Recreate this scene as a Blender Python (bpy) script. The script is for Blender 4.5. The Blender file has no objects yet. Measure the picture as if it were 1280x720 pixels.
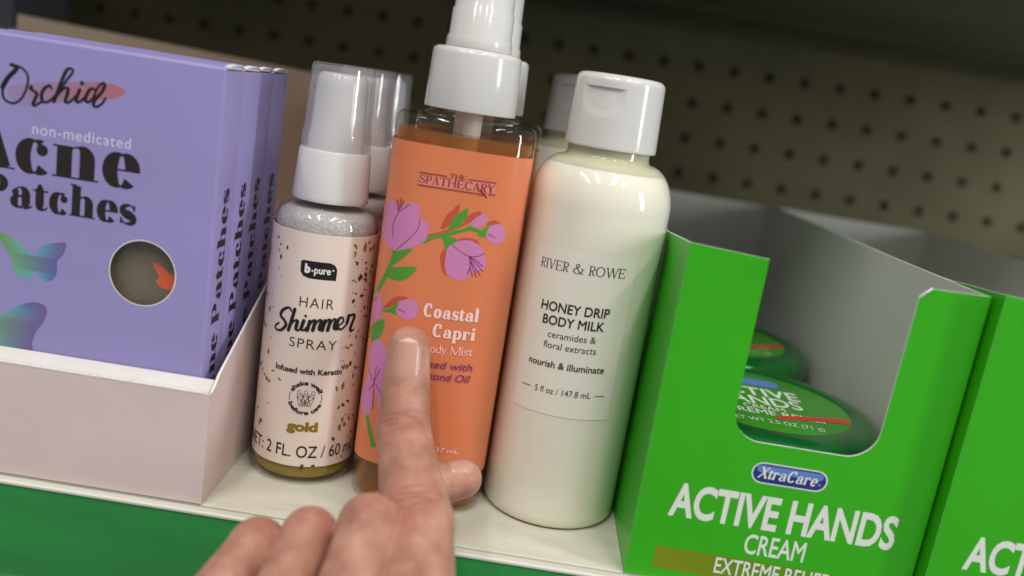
import bpy, bmesh, math, random
import numpy as np
from mathutils import Vector, Matrix
from mathutils.geometry import tessellate_polygon

SC = bpy.context.scene
COL = SC.collection
MM = 0.001
R = math.radians

# ------------------------------------------------------------------ camera
cam_d = bpy.data.cameras.new('camera')
cam_d.sensor_width = 36.0
cam_d.lens = 36.0 * 1100.0 / 1280.0
cam_d.clip_start = 0.01
cam_d.clip_end = 50.0
cam = bpy.data.objects.new('camera', cam_d)
COL.objects.link(cam)
PITCH, ROLL = R(12.7), R(9.1)
fw = Vector((0, math.cos(PITCH), -math.sin(PITCH)))
ri0 = Vector((1, 0, 0))
up0 = Vector((0, math.sin(PITCH), math.cos(PITCH)))
ri = math.cos(ROLL) * ri0 + math.sin(ROLL) * up0
up = -math.sin(ROLL) * ri0 + math.cos(ROLL) * up0
cam.matrix_world = Matrix(((ri.x, up.x, -fw.x, 0.0), (ri.y, up.y, -fw.y, -0.2411),
                           (ri.z, up.z, -fw.z, 0.1356), (0, 0, 0, 1)))
cam_d.dof.use_dof = True
cam_d.dof.focus_distance = 0.278
cam_d.dof.aperture_fstop = 5.2
SC.camera = cam

# ------------------------------------------------------------------ world, lamps, exposure
world = bpy.data.worlds.new('World')
SC.world = world
world.use_nodes = True
bg = world.node_tree.nodes['Background']
bg.inputs['Color'].default_value = (0.93, 0.97, 1.0, 1)
bg.inputs['Strength'].default_value = 0.28
SC.view_settings.view_transform = 'Standard'
SC.view_settings.look = 'None'
SC.view_settings.exposure = 0.0
SC.view_settings.gamma = 1.0


def area(name, loc, target, sx, sy, power, color=(1, 1, 1), roll=0.0):
    d = bpy.data.lights.new(name, 'AREA')
    d.shape = 'RECTANGLE'
    d.size, d.size_y = sx, sy
    d.energy = power
    d.color = color
    o = bpy.data.objects.new(name, d)
    COL.objects.link(o)
    o.location = loc
    v = Vector(target) - Vector(loc)
    q = v.to_track_quat('-Z', 'Y')
    o.rotation_euler = (q.to_matrix() @ Matrix.Rotation(roll, 3, 'Z')).to_euler()
    return o


# the shop's ceiling tubes: straight rows overhead, running away from the shelf
for tx, pw in ((-1.25, 17), (-0.45, 22), (0.55, 21.5), (1.35, 14.5)):
    area('ceiling_tube', (tx, -1.25, 2.1), (tx, -1.2499, 0.0), 0.15, 1.5, pw, (1.0, 0.975, 0.93))
# the lit far end of the aisle on the right
area('aisle_light', (1.1, -0.42, 0.40), (0, 0.02, 0.12), 0.13, 0.5, 6.0, (0.95, 0.98, 1.0))


# ------------------------------------------------------------------ materials
def lin(c):
    return tuple(((x / 255.0) / 12.92 if x / 255.0 <= 0.04045 else ((x / 255.0 + 0.055) / 1.055) ** 2.4) for x in c)


MATS = {}


def mat(name, rgb, rough=0.5, spec=0.5, metal=0.0, trans=0.0, ior=1.45, sss=0.0, sssc=None, coat=0.0,
        noise=None, bump=None, alpha=None, nrough=None):
    """noise=(scale, amount[, stretch]) mottles the colour; bump=(scale, strength, distance)."""
    if name in MATS:
        return MATS[name]
    m = bpy.data.materials.new(name)
    m.use_nodes = True
    nt = m.node_tree
    b = nt.nodes['Principled BSDF']
    c = lin(rgb)
    b.inputs['Base Color'].default_value = (*c, 1)
    b.inputs['Roughness'].default_value = rough
    b.inputs['Specular IOR Level'].default_value = spec
    b.inputs['Metallic'].default_value = metal
    b.inputs['IOR'].default_value = ior
    b.inputs['Transmission Weight'].default_value = trans
    b.inputs['Coat Weight'].default_value = coat
    b.inputs['Coat Roughness'].default_value = 0.06
    if sss:
        b.inputs['Subsurface Weight'].default_value = sss
        b.inputs['Subsurface Radius'].default_value = sssc or (1, 1, 1)
        b.inputs['Subsurface Scale'].default_value = 0.004
    tc = nt.nodes.new('ShaderNodeTexCoord')
    if noise:
        mp = nt.nodes.new('ShaderNodeMapping')
        if len(noise) > 2:
            mp.inputs['Scale'].default_value = noise[2]
        nt.links.new(tc.outputs['Object'], mp.inputs['Vector'])
        n = nt.nodes.new('ShaderNodeTexNoise')
        n.inputs['Scale'].default_value = noise[0]
        n.inputs['Detail'].default_value = 5
        nt.links.new(mp.outputs['Vector'], n.inputs['Vector'])
        mr = nt.nodes.new('ShaderNodeMapRange')
        mr.inputs['From Min'].default_value = 0.3
        mr.inputs['From Max'].default_value = 0.7
        mr.inputs['To Min'].default_value = 1 - noise[1]
        mr.inputs['To Max'].default_value = 1 + noise[1]
        nt.links.new(n.outputs['Fac'], mr.inputs['Value'])
        mx = nt.nodes.new('ShaderNodeVectorMath')
        mx.operation = 'SCALE'
        mx.inputs[0].default_value = c
        nt.links.new(mr.outputs['Result'], mx.inputs['Scale'])
        nt.links.new(mx.outputs['Vector'], b.inputs['Base Color'])
        if nrough:
            m2 = nt.nodes.new('ShaderNodeMapRange')
            m2.inputs['From Min'].default_value = 0.3
            m2.inputs['From Max'].default_value = 0.7
            m2.inputs['To Min'].default_value = rough - nrough
            m2.inputs['To Max'].default_value = rough + nrough
            nt.links.new(n.outputs['Fac'], m2.inputs['Value'])
            nt.links.new(m2.outputs['Result'], b.inputs['Roughness'])
    if bump:
        n = nt.nodes.new('ShaderNodeTexNoise')
        n.inputs['Scale'].default_value = bump[0]
        n.inputs['Detail'].default_value = 4
        nt.links.new(tc.outputs['Object'], n.inputs['Vector'])
        bp = nt.nodes.new('ShaderNodeBump')
        bp.inputs['Strength'].default_value = bump[1]
        bp.inputs['Distance'].default_value = bump[2]
        nt.links.new(n.outputs['Fac'], bp.inputs['Height'])
        nt.links.new(bp.outputs['Normal'], b.inputs['Normal'])
    MATS[name] = m
    return m


def attr_mat(name, rough=0.5, fade=False):
    """ink whose printed colour (and coverage) comes from the mesh's colour attribute 'ink'."""
    if name in MATS:
        return MATS[name]
    m = bpy.data.materials.new(name)
    m.use_nodes = True
    nt = m.node_tree
    b = nt.nodes['Principled BSDF']
    b.inputs['Roughness'].default_value = rough
    a = nt.nodes.new('ShaderNodeAttribute')
    a.attribute_name = 'ink'
    nt.links.new(a.outputs['Color'], b.inputs['Base Color'])
    if fade:
        nt.links.new(a.outputs['Alpha'], b.inputs['Alpha'])
    MATS[name] = m
    return m


def shell_mat(name, tint, rough, ior, body=None):
    """thin clear plastic: see-through with fresnel gloss; body=(rgb, share) adds a milky or coloured share."""
    if name in MATS:
        return MATS[name]
    m = bpy.data.materials.new(name)
    m.use_nodes = True
    nt = m.node_tree
    nt.nodes.clear()
    N = nt.nodes.new
    out = N('ShaderNodeOutputMaterial')
    tr = N('ShaderNodeBsdfTransparent'); tr.inputs['Color'].default_value = (*lin(tint), 1)
    gl = N('ShaderNodeBsdfGlossy'); gl.inputs['Roughness'].default_value = rough; gl.inputs['Color'].default_value = (1, 1, 1, 1)
    lw = N('ShaderNodeLayerWeight'); lw.inputs['Blend'].default_value = 0.5
    pw = N('ShaderNodeMath'); pw.operation = 'POWER'; pw.inputs[1].default_value = 4.0
    f0 = ((ior - 1) / (ior + 1)) ** 2
    fr = N('ShaderNodeMath'); fr.operation = 'MULTIPLY_ADD'; fr.inputs[1].default_value = 0.6; fr.inputs[2].default_value = f0 * 1.3
    nt.links.new(lw.outputs['Facing'], pw.inputs[0]); nt.links.new(pw.outputs[0], fr.inputs[0])
    mx = N('ShaderNodeMixShader')
    base = tr
    if body:
        df = N('ShaderNodeBsdfDiffuse'); df.inputs['Color'].default_value = (*lin(body[0]), 1)
        tl = N('ShaderNodeBsdfTranslucent'); tl.inputs['Color'].default_value = (*lin(body[0]), 1)
        m1 = N('ShaderNodeMixShader'); m1.inputs[0].default_value = 0.5
        nt.links.new(df.outputs[0], m1.inputs[1]); nt.links.new(tl.outputs[0], m1.inputs[2])
        m2 = N('ShaderNodeMixShader'); m2.inputs[0].default_value = body[1]
        nt.links.new(tr.outputs[0], m2.inputs[1]); nt.links.new(m1.outputs[0], m2.inputs[2])
        base = m2
    nt.links.new(fr.outputs[0], mx.inputs[0]); nt.links.new(base.outputs[0], mx.inputs[1]); nt.links.new(gl.outputs[0], mx.inputs[2])
    nt.links.new(mx.outputs[0], out.inputs['Surface'])
    MATS[name] = m
    return m


# ------------------------------------------------------------------ mesh helpers (millimetres in, metres out)
def link(name, me, mats, parent=None, loc=(0, 0, 0), smooth=None):
    for m in (mats if isinstance(mats, (list, tuple)) else [mats]):
        me.materials.append(m)
    o = bpy.data.objects.new(name, me)
    COL.objects.link(o)
    o.parent = parent
    o.location = Vector(loc) * MM
    if smooth is not None:
        me.polygons.foreach_set('use_smooth', [True] * len(me.polygons))
        if smooth < 179:
            me.set_sharp_from_angle(angle=R(smooth))
    me.update()
    return o


class MB:
    def __init__(s):
        s.v, s.f, s.m = [], [], []

    def add(s, vs, fs, mi=0):
        k = len(s.v)
        s.v += [tuple(p) for p in vs]
        for i, f in enumerate(fs):
            s.f.append(tuple(k + q for q in f))
            s.m.append(mi[i] if isinstance(mi, (list, tuple)) else mi)

    def box(s, x0, x1, y0, y1, z0, z1, mi=0):
        vs = [(x, y, z) for z in (z0, z1) for y in (y0, y1) for x in (x0, x1)]
        s.add(vs, [(0, 2, 3, 1), (4, 5, 7, 6), (0, 1, 5, 4), (2, 6, 7, 3), (0, 4, 6, 2), (1, 3, 7, 5)], mi)

    def prism(s, poly, a0, a1, plane='xz', mi=(0, 0, 1), holes=()):
        """extrude a 2-D outline; mi = (front, back, edge) material slots."""
        def P(p, a):
            return (p[0], a, p[1]) if plane == 'xz' else ((a, p[0], p[1]) if plane == 'yz' else (p[0], p[1], a))
        rings = [list(poly)] + [list(h) for h in holes]
        flat = [p for r_ in rings for p in r_]
        tris = tessellate_polygon([[Vector((p[0], p[1], 0)) for p in r_] for r_ in rings])
        n = len(flat)
        vs = [P(p, a0) for p in flat] + [P(p, a1) for p in flat]
        s.add(vs, [tuple(t) for t in tris], mi[0])
        s.add(vs, [tuple(n + q for q in reversed(t)) for t in tris], mi[1])
        k = 0
        for r_ in rings:
            c = len(r_)
            s.add(vs, [(k + i, k + (i + 1) % c, n + k + (i + 1) % c, n + k + i) for i in range(c)], mi[2])
            k += c

    def lathe(s, prof, seg=96, cx=0.0, cy=0.0, mi=0, cap0=True, cap1=True, shape=None, dent=None):
        """prof = [(r, z)]; shape(angle) -> radius factor pair for non-round sections."""
        k = len(s.v)
        n = len(prof)
        for (r_, z) in prof:
            for j in range(seg):
                a = 2 * math.pi * j / seg
                if shape:
                    x, y = shape(a, r_)
                else:
                    x, y = r_ * math.sin(a), -r_ * math.cos(a)
                if dent:
                    x, y = dent(a, z, x, y)
                s.v.append((cx + x, cy + y, z))
        for i in range(n - 1):
            for j in range(seg):
                j2 = (j + 1) % seg
                s.f.append((k + i * seg + j, k + i * seg + j2, k + (i + 1) * seg + j2, k + (i + 1) * seg + j))
                s.m.append(mi)
        if cap0:
            s.f.append(tuple(k + j for j in reversed(range(seg)))); s.m.append(mi)
        if cap1:
            s.f.append(tuple(k + (n - 1) * seg + j for j in range(seg))); s.m.append(mi)

    def build(s, name, mats, parent=None, loc=(0, 0, 0), smooth=None, bevel=0.0, fixn=True):
        bm = bmesh.new()
        vs = [bm.verts.new((p[0] * MM, p[1] * MM, p[2] * MM)) for p in s.v]
        for f, mi in zip(s.f, s.m):
            try:
                fc = bm.faces.new([vs[i] for i in f])
                fc.material_index = mi
            except ValueError:
                pass
        bmesh.ops.remove_doubles(bm, verts=bm.verts, dist=1e-6)
        if fixn:
            bmesh.ops.recalc_face_normals(bm, faces=bm.faces)
        if bevel:
            ed = [e for e in bm.edges if len(e.link_faces) == 2 and e.calc_face_angle(0) > 0.5]
            bmesh.ops.bevel(bm, geom=ed, offset=bevel * MM, segments=3, affect='EDGES', profile=0.6)
        me = bpy.data.meshes.new(name)
        bm.to_mesh(me)
        bm.free()
        return link(name, me, mats, parent, loc, smooth)


def thing(name, label, cat, loc=(0, 0, 0), group=None):
    o = bpy.data.objects.new(name, None)
    o.empty_display_size = 0.02
    COL.objects.link(o)
    o.location = Vector(loc) * MM
    return tag(o, label, cat, group)


def tag(o, label=None, cat=None, group=None, kind=None):
    if label: o['label'] = label
    if cat: o['category'] = cat
    if group: o['group'] = group
    if kind: o['kind'] = kind
    return o


def copy_tree(o, label, loc, parent=None, rz=0.0):
    c = o.copy()
    COL.objects.link(c)
    c.parent = parent
    if label: c['label'] = label
    if loc is not None:
        c.location = Vector(loc) * MM
        c.rotation_euler = (0, 0, rz)
    for ch in list(o.children):
        copy_tree(ch, None, None, c)
    return c


# ------------------------------------------------------------------ curves and printed ink
def catmull(pts, n=8, closed=False):
    P = [Vector(p) for p in pts]
    out = []
    m = len(P)
    for i in range(m if closed else m - 1):
        if closed:
            a, b, c, d = P[(i - 1) % m], P[i], P[(i + 1) % m], P[(i + 2) % m]
        else:
            a, b, c, d = P[max(i - 1, 0)], P[i], P[i + 1], P[min(i + 2, m - 1)]
        for k in range(n):
            t = k / n
            out.append(0.5 * ((2 * b) + (c - a) * t + (2 * a - 5 * b + 4 * c - d) * t * t + (3 * b - a - 3 * c + d) * t ** 3))
    if not closed:
        out.append(P[-1])
    return [(p.x, p.y) for p in out]


class Ink:
    """flat printed shapes in label millimetres; build() lays them on a surface."""
    STEP = 0.0012

    def __init__(s, lift=0.05):
        s.v, s.f, s.m, s.c = [], [], [], []
        s.h = lift

    def up(s):
        s.h += s.STEP

    def poly(s, pts, mi=0, smooth=0, holes=(), color=None):
        if smooth:
            pts = catmull(pts, smooth, True)
        rings = [list(pts)] + [list(h) for h in holes]
        tris = tessellate_polygon([[Vector((p[0], p[1], 0)) for p in r_] for r_ in rings])
        k = len(s.v)
        for r_ in rings:
            for p in r_:
                s.v.append((p[0], p[1], s.h))
                s.c.append(color(p) if color else (0, 0, 0, 1))
        for t in tris:
            s.f.append(tuple(k + i for i in t)); s.m.append(mi)
        s.up()

    def ribbon(s, pts, w, mi=0, caps=False):
        """w: constant or list of widths per point."""
        n = len(pts)
        if n < 2:
            return
        ws = [w] * n if not isinstance(w, (list, tuple)) else w
        k = len(s.v)
        for i, p in enumerate(pts):
            a, b = pts[max(i - 1, 0)], pts[min(i + 1, n - 1)]
            dx, dy = b[0] - a[0], b[1] - a[1]
            l = math.hypot(dx, dy) or 1e-9
            nx, ny = -dy / l, dx / l
            hh = s.h + i * 0.00005
            s.v.append((p[0] + nx * ws[i] / 2, p[1] + ny * ws[i] / 2, hh))
            s.v.append((p[0] - nx * ws[i] / 2, p[1] - ny * ws[i] / 2, hh))
            s.c += [(0, 0, 0, 1)] * 2
        for i in range(n - 1):
            s.f.append((k + 2 * i, k + 2 * i + 1, k + 2 * i + 3, k + 2 * i + 2)); s.m.append(mi)
        s.h += n * 0.00005
        s.up()
        if caps:
            for i in (0, n - 1):
                s.disc(pts[i][0], pts[i][1], ws[i] / 2, mi)

    def disc(s, x, y, r_, mi=0, n=14):
        s.poly([(x + r_ * math.cos(2 * math.pi * j / n), y + r_ * math.sin(2 * math.pi * j / n)) for j in range(n)], mi)

    def stroke(s, pts, w, mi=0, wmin=None, n=6, caps=True):
        """brush stroke through pts; heavier where it runs downwards."""
        q = catmull(pts, n)
        ws = []
        for i in range(len(q)):
            a, b = q[max(i - 1, 0)], q[min(i + 1, len(q) - 1)]
            dx, dy = b[0] - a[0], b[1] - a[1]
            l = math.hypot(dx, dy) or 1e-9
            down = max(0.0, -dy / l)
            lo = wmin if wmin is not None else w
            ws.append(lo + (w - lo) * down ** 1.2)
        for _ in range(3):
            ws = [(ws[max(i - 1, 0)] + ws[i] + ws[min(i + 1, len(ws) - 1)]) / 3 for i in range(len(ws))]
        s.ribbon(q, ws, mi, caps)

    def text(s, body, xa, xb, base, height, mi=0, bold=0.0, shear=0.0, tilt=0.0, spacing=1.0, arc=None):
        """sans lettering fitted between xa and xb, cap height = height (mm)."""
        cu = bpy.data.curves.new('lettering', 'FONT')
        cu.body = body
        cu.resolution_u = 4
        cu.shear = shear
        cu.space_character = spacing
        ob = bpy.data.objects.new('lettering', cu)
        COL.objects.link(ob)
        dg = bpy.context.evaluated_depsgraph_get()
        me = ob.evaluated_get(dg).to_mesh()
        tb = bmesh.new()
        tb.from_mesh(me)
        bmesh.ops.remove_doubles(tb, verts=tb.verts, dist=0.004)
        mv = {}
        for v in tb.verts:
            ns = []
            for e_ in v.link_edges:
                if len(e_.link_faces) == 1:
                    a, b_ = e_.verts
                    d = (b_.co - a.co).normalized()
                    n_ = Vector((d.y, -d.x, 0))
                    if n_.dot(e_.link_faces[0].calc_center_median() - a.co) > 0:
                        n_ = -n_
                    ns.append(n_)
            if len(ns) == 2:
                mv[v] = (ns[0] + ns[1]) / max(0.35, 1 + ns[0].dot(ns[1])) * bold
        for v, d in mv.items():
            v.co += d
        tb.verts.index_update()
        co = [tuple(v.co[:2]) for v in tb.verts]
        fs = [tuple(v.index for v in p.verts) for p in tb.faces]
        tb.free()
        ob.evaluated_get(dg).to_mesh_clear()
        bpy.data.objects.remove(ob)
        bpy.data.curves.remove(cu)
        lo, hi = min(c[0] for c in co), max(c[0] for c in co)
        sx, sy = (xb - xa) / (hi - lo), height / CAPH
        k = len(s.v)
        for c in co:
            x, y = xa + (c[0] - lo) * sx, c[1] * sy
            if arc:
                cx, cy, rad, a0, a1, inward = arc
                u = (x - xa) / (xb - xa)
                an = a0 + (a1 - a0) * u
                rr = rad + (y if not inward else -y)
                x, y = cx + rr * math.cos(an), cy + rr * math.sin(an)
                s.v.append((x, y, s.h))
            else:
                s.v.append((x, base + y + math.tan(R(tilt)) * (x - xa), s.h))
            s.c.append((0, 0, 0, 1))
        base_v = [s.v[k + i] for i in range(len(co))]
        del s.v[k:], s.c[k:]
        for q, f in enumerate(fs):
            j = len(s.v)
            for i in f:
                x, y, h = base_v[i]
                s.v.append((x, y, h + (q % 9) * 0.0008)); s.c.append((0, 0, 0, 1))
            s.f.append(tuple(range(j, j + len(f)))); s.m.append(mi)
        s.h += 0.008
        s.up()

    def serif(s, body, xa, xb, base, em, st, mi=0, shear=0.0, tilt=0.0, track=0.0):
        x = 0.0
        items = []
        for ch in body:
            if ch == ' ':
                x += 0.26; continue
            prim, adv = glyph(ch, st)
            items.append((x, prim))
            x += adv + track
        lo, hi = 1e9, -1e9
        for ox, prim in items:
            for p in prim:
                for q in (p[1] if p[0] != 'd' else [(p[1][0] - p[2], 0), (p[1][0] + p[2], 0)]):
                    lo, hi = min(lo, ox + q[0]), max(hi, ox + q[0])
        sx = (xb - xa) / (hi - lo)
        sy = em

        def T(ox, q):
            xx = xa + (ox + q[0] - lo + shear * q[1]) * sx
            return (xx, base + q[1] * sy + math.tan(R(tilt)) * (xx - xa))
        for ox, prim in items:
            for p in prim:
                if p[0] == 'd':
                    n = 16
                    s.poly([T(ox, (p[1][0] + p[2] * math.cos(6.28319 * j / n) * sy / sx * 1.0, p[1][1] + p[2] * math.sin(6.28319 * j / n))) for j in range(n)], mi)
                elif p[0] == 'p':
                    s.poly([T(ox, q) for q in p[1]], mi)
                else:
                    L, Rr = [], []
                    pts, ws = p[1], p[2]
                    n = len(pts)
                    k = len(s.v)
                    for i, q in enumerate(pts):
                        a, b = pts[max(i - 1, 0)], pts[min(i + 1, n - 1)]
                        dx, dy = b[0] - a[0], b[1] - a[1]
                        l = math.hypot(dx, dy) or 1e-9
                        w = ws[i] / 2
                        hh = s.h + i * 0.00005
                        for sg in (1, -1):
                            xx, yy = T(ox, (q[0] - sg * dy / l * w, q[1] + sg * dx / l * w))
                            s.v.append((xx, yy, hh)); s.c.append((0, 0, 0, 1))
                    for i in range(n - 1):
                        s.f.append((k + 2 * i, k + 2 * i + 1, k + 2 * i + 3, k + 2 * i + 2)); s.m.append(mi)
                    s.h += n * 0.00005
                    s.up()

    def build(s, name, mats, parent, fn, slice_step=0.0, color=False):
        bm = bmesh.new()
        lay = bm.verts.layers.float_color.new('ink') if color else None
        vs = []
        for p, c in zip(s.v, s.c):
            v = bm.verts.new(p)
            if color: v[lay] = c
            vs.append(v)
        for f, mi in zip(s.f, s.m):
            if len(set(f)) < 3: continue
            try:
                fc = bm.faces.new([vs[i] for i in f]); fc.material_index = mi
            except ValueError:
                pass
        for fc in bm.faces:
            fc.normal_update()
            if fc.normal.z < 0:
                fc.normal_flip()
        if slice_step:
            x0, x1 = min(p[0] for p in s.v), max(p[0] for p in s.v)
            x = math.ceil(x0 / slice_step) * slice_step
            while x < x1:
                bmesh.ops.bisect_plane(bm, geom=bm.verts[:] + bm.edges[:] + bm.faces[:], dist=1e-5, plane_co=(x, 0, 0), plane_no=(1, 0, 0))
                x += slice_step
        for v in bm.verts:
            v.co = Vector(fn(*v.co)) * MM
        me = bpy.data.meshes.new(name)
        bm.to_mesh(me)
        bm.free()
        return link(name, me, mats, parent)


CAPH = 0.7


def calibrate_caps():
    global CAPH
    cu = bpy.data.curves.new('lettering', 'FONT'); cu.body = 'H'
    ob = bpy.data.objects.new('lettering', cu); COL.objects.link(ob)
    dg = bpy.context.evaluated_depsgraph_get()
    me = ob.evaluated_get(dg).to_mesh()
    CAPH = max(v.co.y for v in me.vertices)
    ob.evaluated_get(dg).to_mesh_clear()
    bpy.data.objects.remove(ob); bpy.data.curves.remove(cu)


calibrate_caps()


# a small stroke-built serif alphabet: T thick stem, t hairline, xh x-height, ct counter, sv serif overhang
def style(T, t, xh=0.47, cap=0.70, asc=0.72, ct=0.2, sv=0.05, bl=0.8):
    return dict(T=T, t=t, xh=xh, cap=cap, asc=asc, ct=ct, sv=sv, bl=bl)


def glyph(ch, S):
    T, t, xh, cap, asc, ct, sv, bl = (S[k] for k in ('T', 't', 'xh', 'cap', 'asc', 'ct', 'sv', 'bl'))
    out = []
    L = 0.03

    def r_(pts, w):
        out.append(('r', pts, w if isinstance(w, list) else [w] * len(pts)))

    def auto(pts, lo=t, hi=T, e=1.25):
        ws = []
        for i in range(len(pts)):
            a, b = pts[max(i - 1, 0)], pts[min(i + 1, len(pts) - 1)]
            dx, dy = b[0] - a[0], b[1] - a[1]
            l = math.hypot(dx, dy) or 1e-9
            ws.append(lo + (hi - lo) * abs(dy / l) ** e)
        return ws

    def arc(cx, cy, rx, ry, a0, a1, n=26):
        return [(cx + rx * math.cos(R(a0 + (a1 - a0) * i / n)), cy + ry * math.sin(R(a0 + (a1 - a0) * i / n))) for i in range(n + 1)]

    def bowl(*a, hi=T):
        p = arc(*a); r_(p, auto(p, hi=hi))

    def stem(x, y0, y1, w=T):
        r_([(x, y0), (x, y1)], w)

    def bar(x0, x1, y, w=t):
        r_([(x0, y), (x1, y)], w)

    def foot(x, w=T):
        bar(x - w / 2 - sv, x + w / 2 + sv, t / 2)

    def head(x, y, w=T):
        bar(x - w / 2 - sv, x + w / 2 + sv, y - t / 2)

    def flag(x, y):
        if T > 0.15 and t < 0.045:
            return bar(x - T / 2 - sv, x, y - t / 2)
        out.append(('p', [(x - T / 2 - sv, y), (x, y), (x, y - T * 0.45 - t), (x - T / 2, y - t * 1.6), (x - T / 2 - sv, y - t)]))

    def ball(x, y, k=1.0):
        out.append(('d', (x, y), max(T * 0.36, t * 0.9) * k * bl))
    ov = 0.012
    if ch in 'oO':
        h = xh if ch == 'o' else cap
        c = ct if ch == 'o' else ct * 1.9
        rx = (c + T) / 2
        bowl(L + T / 2 + rx, h / 2, rx, h / 2 - t / 2 + ov, 90, 450)
        return out, 2 * L + 2 * T + c
    if ch == 'c':
        rx = (ct + T) / 2 * 1.02
        cx = L + T / 2 + rx
        bowl(cx, xh / 2, rx, xh / 2 - t / 2 + ov, 58, 318)
        ball(cx + rx * 0.62, xh * 0.735, 1.15)
        return out, L + 1.72 * T + ct + 0.03
    if ch == 'e':
        rx = (ct + T) / 2
        cx = L + T / 2 + rx
        bowl(cx, xh / 2, rx, xh / 2 - t / 2 + ov, 4, 318)
        bar(cx - rx, cx + rx + T * 0.48, xh * 0.52)
        return out, 2 * L + 1.9 * T + ct
    if ch in 'nhrmul':
        pass
    if ch == 'n' or ch == 'h':
        x1 = sv + T / 2 + 0.015
        x2 = x1 + T + ct
        top = xh if ch == 'n' else asc
        stem(x1, t / 2, top - (t if ch == 'h' else 0)); foot(x1); flag(x1, top)
        cx = (x1 + x2) / 2 + 0.1 * T
        p = arc(cx, xh * 0.62, x2 - cx, xh * 0.38 - t / 2 + ov, 175, 0, 18)
        p = [q for q in p if q[0] > x1]
        ws = auto(p)
        ws = [t if q[0] < cx else w for q, w in zip(p, ws)]
        p.append((x2, t / 2)); ws.append(T)
        r_(p, ws); foot(x2)
        return out, x2 + T / 2 + sv + 0.015
    if ch == 'r':
        x1 = sv + T / 2 + 0.015
        stem(x1, t / 2, xh); foot(x1); flag(x1, xh)
        p = arc(x1 + T * 0.5 + ct * 0.5, xh * 0.6, ct * 0.5 + T * 0.4, xh * 0.4 - t / 2 + ov, 170, 60, 10)
        r_(p, t * 1.2)
        ball(p[-1][0] + T * 0.15, xh * 0.8, 1.0)
        return out, x1 + T * 1.2 + ct * 0.85 + 0.02
    if ch == 'a':
        xr = L + T + ct + T * 0.35
        cx = (L + T * 0.5 + xr) / 2
        p = arc(cx, xh * 0.62, xr - cx, xh * 0.38 - t / 2 + ov, 150, 0, 16)
        ws = auto(p); ws = [t if q[0] < cx else w for q, w in zip(p, ws)]
        p.append((xr, 0.09)); ws.append(T)
        p += [(xr + T * 0.12, t * 0.9), (xr + T * 0.45, t * 0.7), (xr + T * 0.5 + 0.05, 0.07)]
        ws += [T * 0.8, t * 1.3, t]
        r_(p, ws)
        ball(L + T * 0.62, xh * 0.74, 1.1)
        q = arc(cx - T * 0.02, xh * 0.29, (xr - cx) * 1.0, xh * 0.29 - t / 2 + ov, 62, 300, 18)
        r_(q, auto(q, hi=T * 0.95))
        r_([(xr, xh * 0.56), q[0]], t)
        return out, xr + T * 0.5 + 0.07
    if ch == 't':
        x = 0.06 + T / 2
        p = [(x, xh + 0.14), (x, xh), (x, 0.12), (x + T * 0.1, 0.05), (x + T * 0.35, t * 0.7), (x + T * 0.5 + 0.05, 0.035), (x + T * 0.5 + 0.09, 0.1)]
        r_(p, [T * 0.25, T, T, T * 0.85, t * 2, t * 1.2, t])
        bar(0.0, x + T / 2 + 0.1, xh - t / 2, t * 1.1)
        return out, x + T / 2 + 0.1
    if ch in 'sS':
        h = xh if ch == 's' else cap
        w = (ct + T) * 1.12 if ch == 's' else (ct + T) * 1.35
        base = [(0.93, .75), (0.82, .90), (0.55, .97), (0.24, .90), (0.13, .74), (0.26, .58), (0.55, .48), (0.84, .36), (0.92, .2), (0.78, .07), (0.48, .03), (0.2, .09), (0.06, .27)]
        p = catmull([(L + 0.02 + q[0] * w, t * 0.2 + q[1] * (h - t * 0.4)) for q in base], 4)
        n = len(p)
        ws = []
        for i in range(n):
            u = i / (n - 1)
            ws.append(t + (T * 1.05 - t) * max(0, 1 - abs(u - 0.5) / 0.36) ** 0.8)
        r_(p, ws)
        stem(L + 0.02 + 0.94 * w, h * 0.70, h * 0.98, t * 1.1); stem(L + 0.02 + 0.05 * w, h * 0.02, h * 0.32, t * 1.1)
        return out, w + 0.08
    if ch == 'i' or ch == 'l':
        x = sv + T / 2 + 0.015
        top = xh if ch == 'i' else asc
        stem(x, t / 2, top - (t if ch == 'l' else 0)); foot(x); flag(x, top)
        if ch == 'i':
            out.append(('d', (x, xh + 0.14), max(T * 0.5, 0.05)))
        return out, 2 * x
    if ch in 'dp':
        rx = (ct + T) / 2
        if ch == 'd':
            cx = L + T / 2 + rx; xs = cx + rx
            bowl(cx, xh / 2, rx, xh / 2 - t / 2 + ov, 50, 310)
            stem(xs, t / 2, asc - t); flag(xs, asc); bar(xs, xs + T / 2 + sv, t / 2)
            return out, xs + T / 2 + sv + 0.01
        xs = sv + T / 2 + 0.01; cx = xs + rx
        bowl(cx, xh / 2, rx, xh / 2 - t / 2 + ov, 130, -130)
        stem(xs, -0.2, xh); flag(xs, xh); bar(xs - T / 2 - sv, xs + T / 2 + sv, -0.2)
        return out, cx + rx + T / 2 + L
    if ch == 'y':
        w = ct + T * 1.4
        r_([(T * 0.6, xh), (w * 0.55 + T * 0.3, 0.03)], T)
        p = [(w + T * 0.3, xh), (w * 0.55, 0.0), (w * 0.36, -0.16), (0.1, -0.19)]
        r_(p, [t] * 4); ball(0.1, -0.16, 0.9)
        head(T * 0.6, xh); head(w + T * 0.3, xh, t)
        return out, w + T * 0.3 + sv + 0.02
    # capitals
    if ch == 'A':
        w = 0.40 + T * 1.15
        r_([(0.06, t / 2), (w / 2 - T * 0.12, cap)], t * 1.15)
        r_([(w / 2 - T * 0.1, cap), (w - 0.06 - T * 0.3, t / 2)], T)
        bar(0.06 + w * 0.12, w * 0.72, cap * 0.31)
        foot(0.06, t); foot(w - 0.06 - T * 0.3)
        return out, w + 0.01
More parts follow.
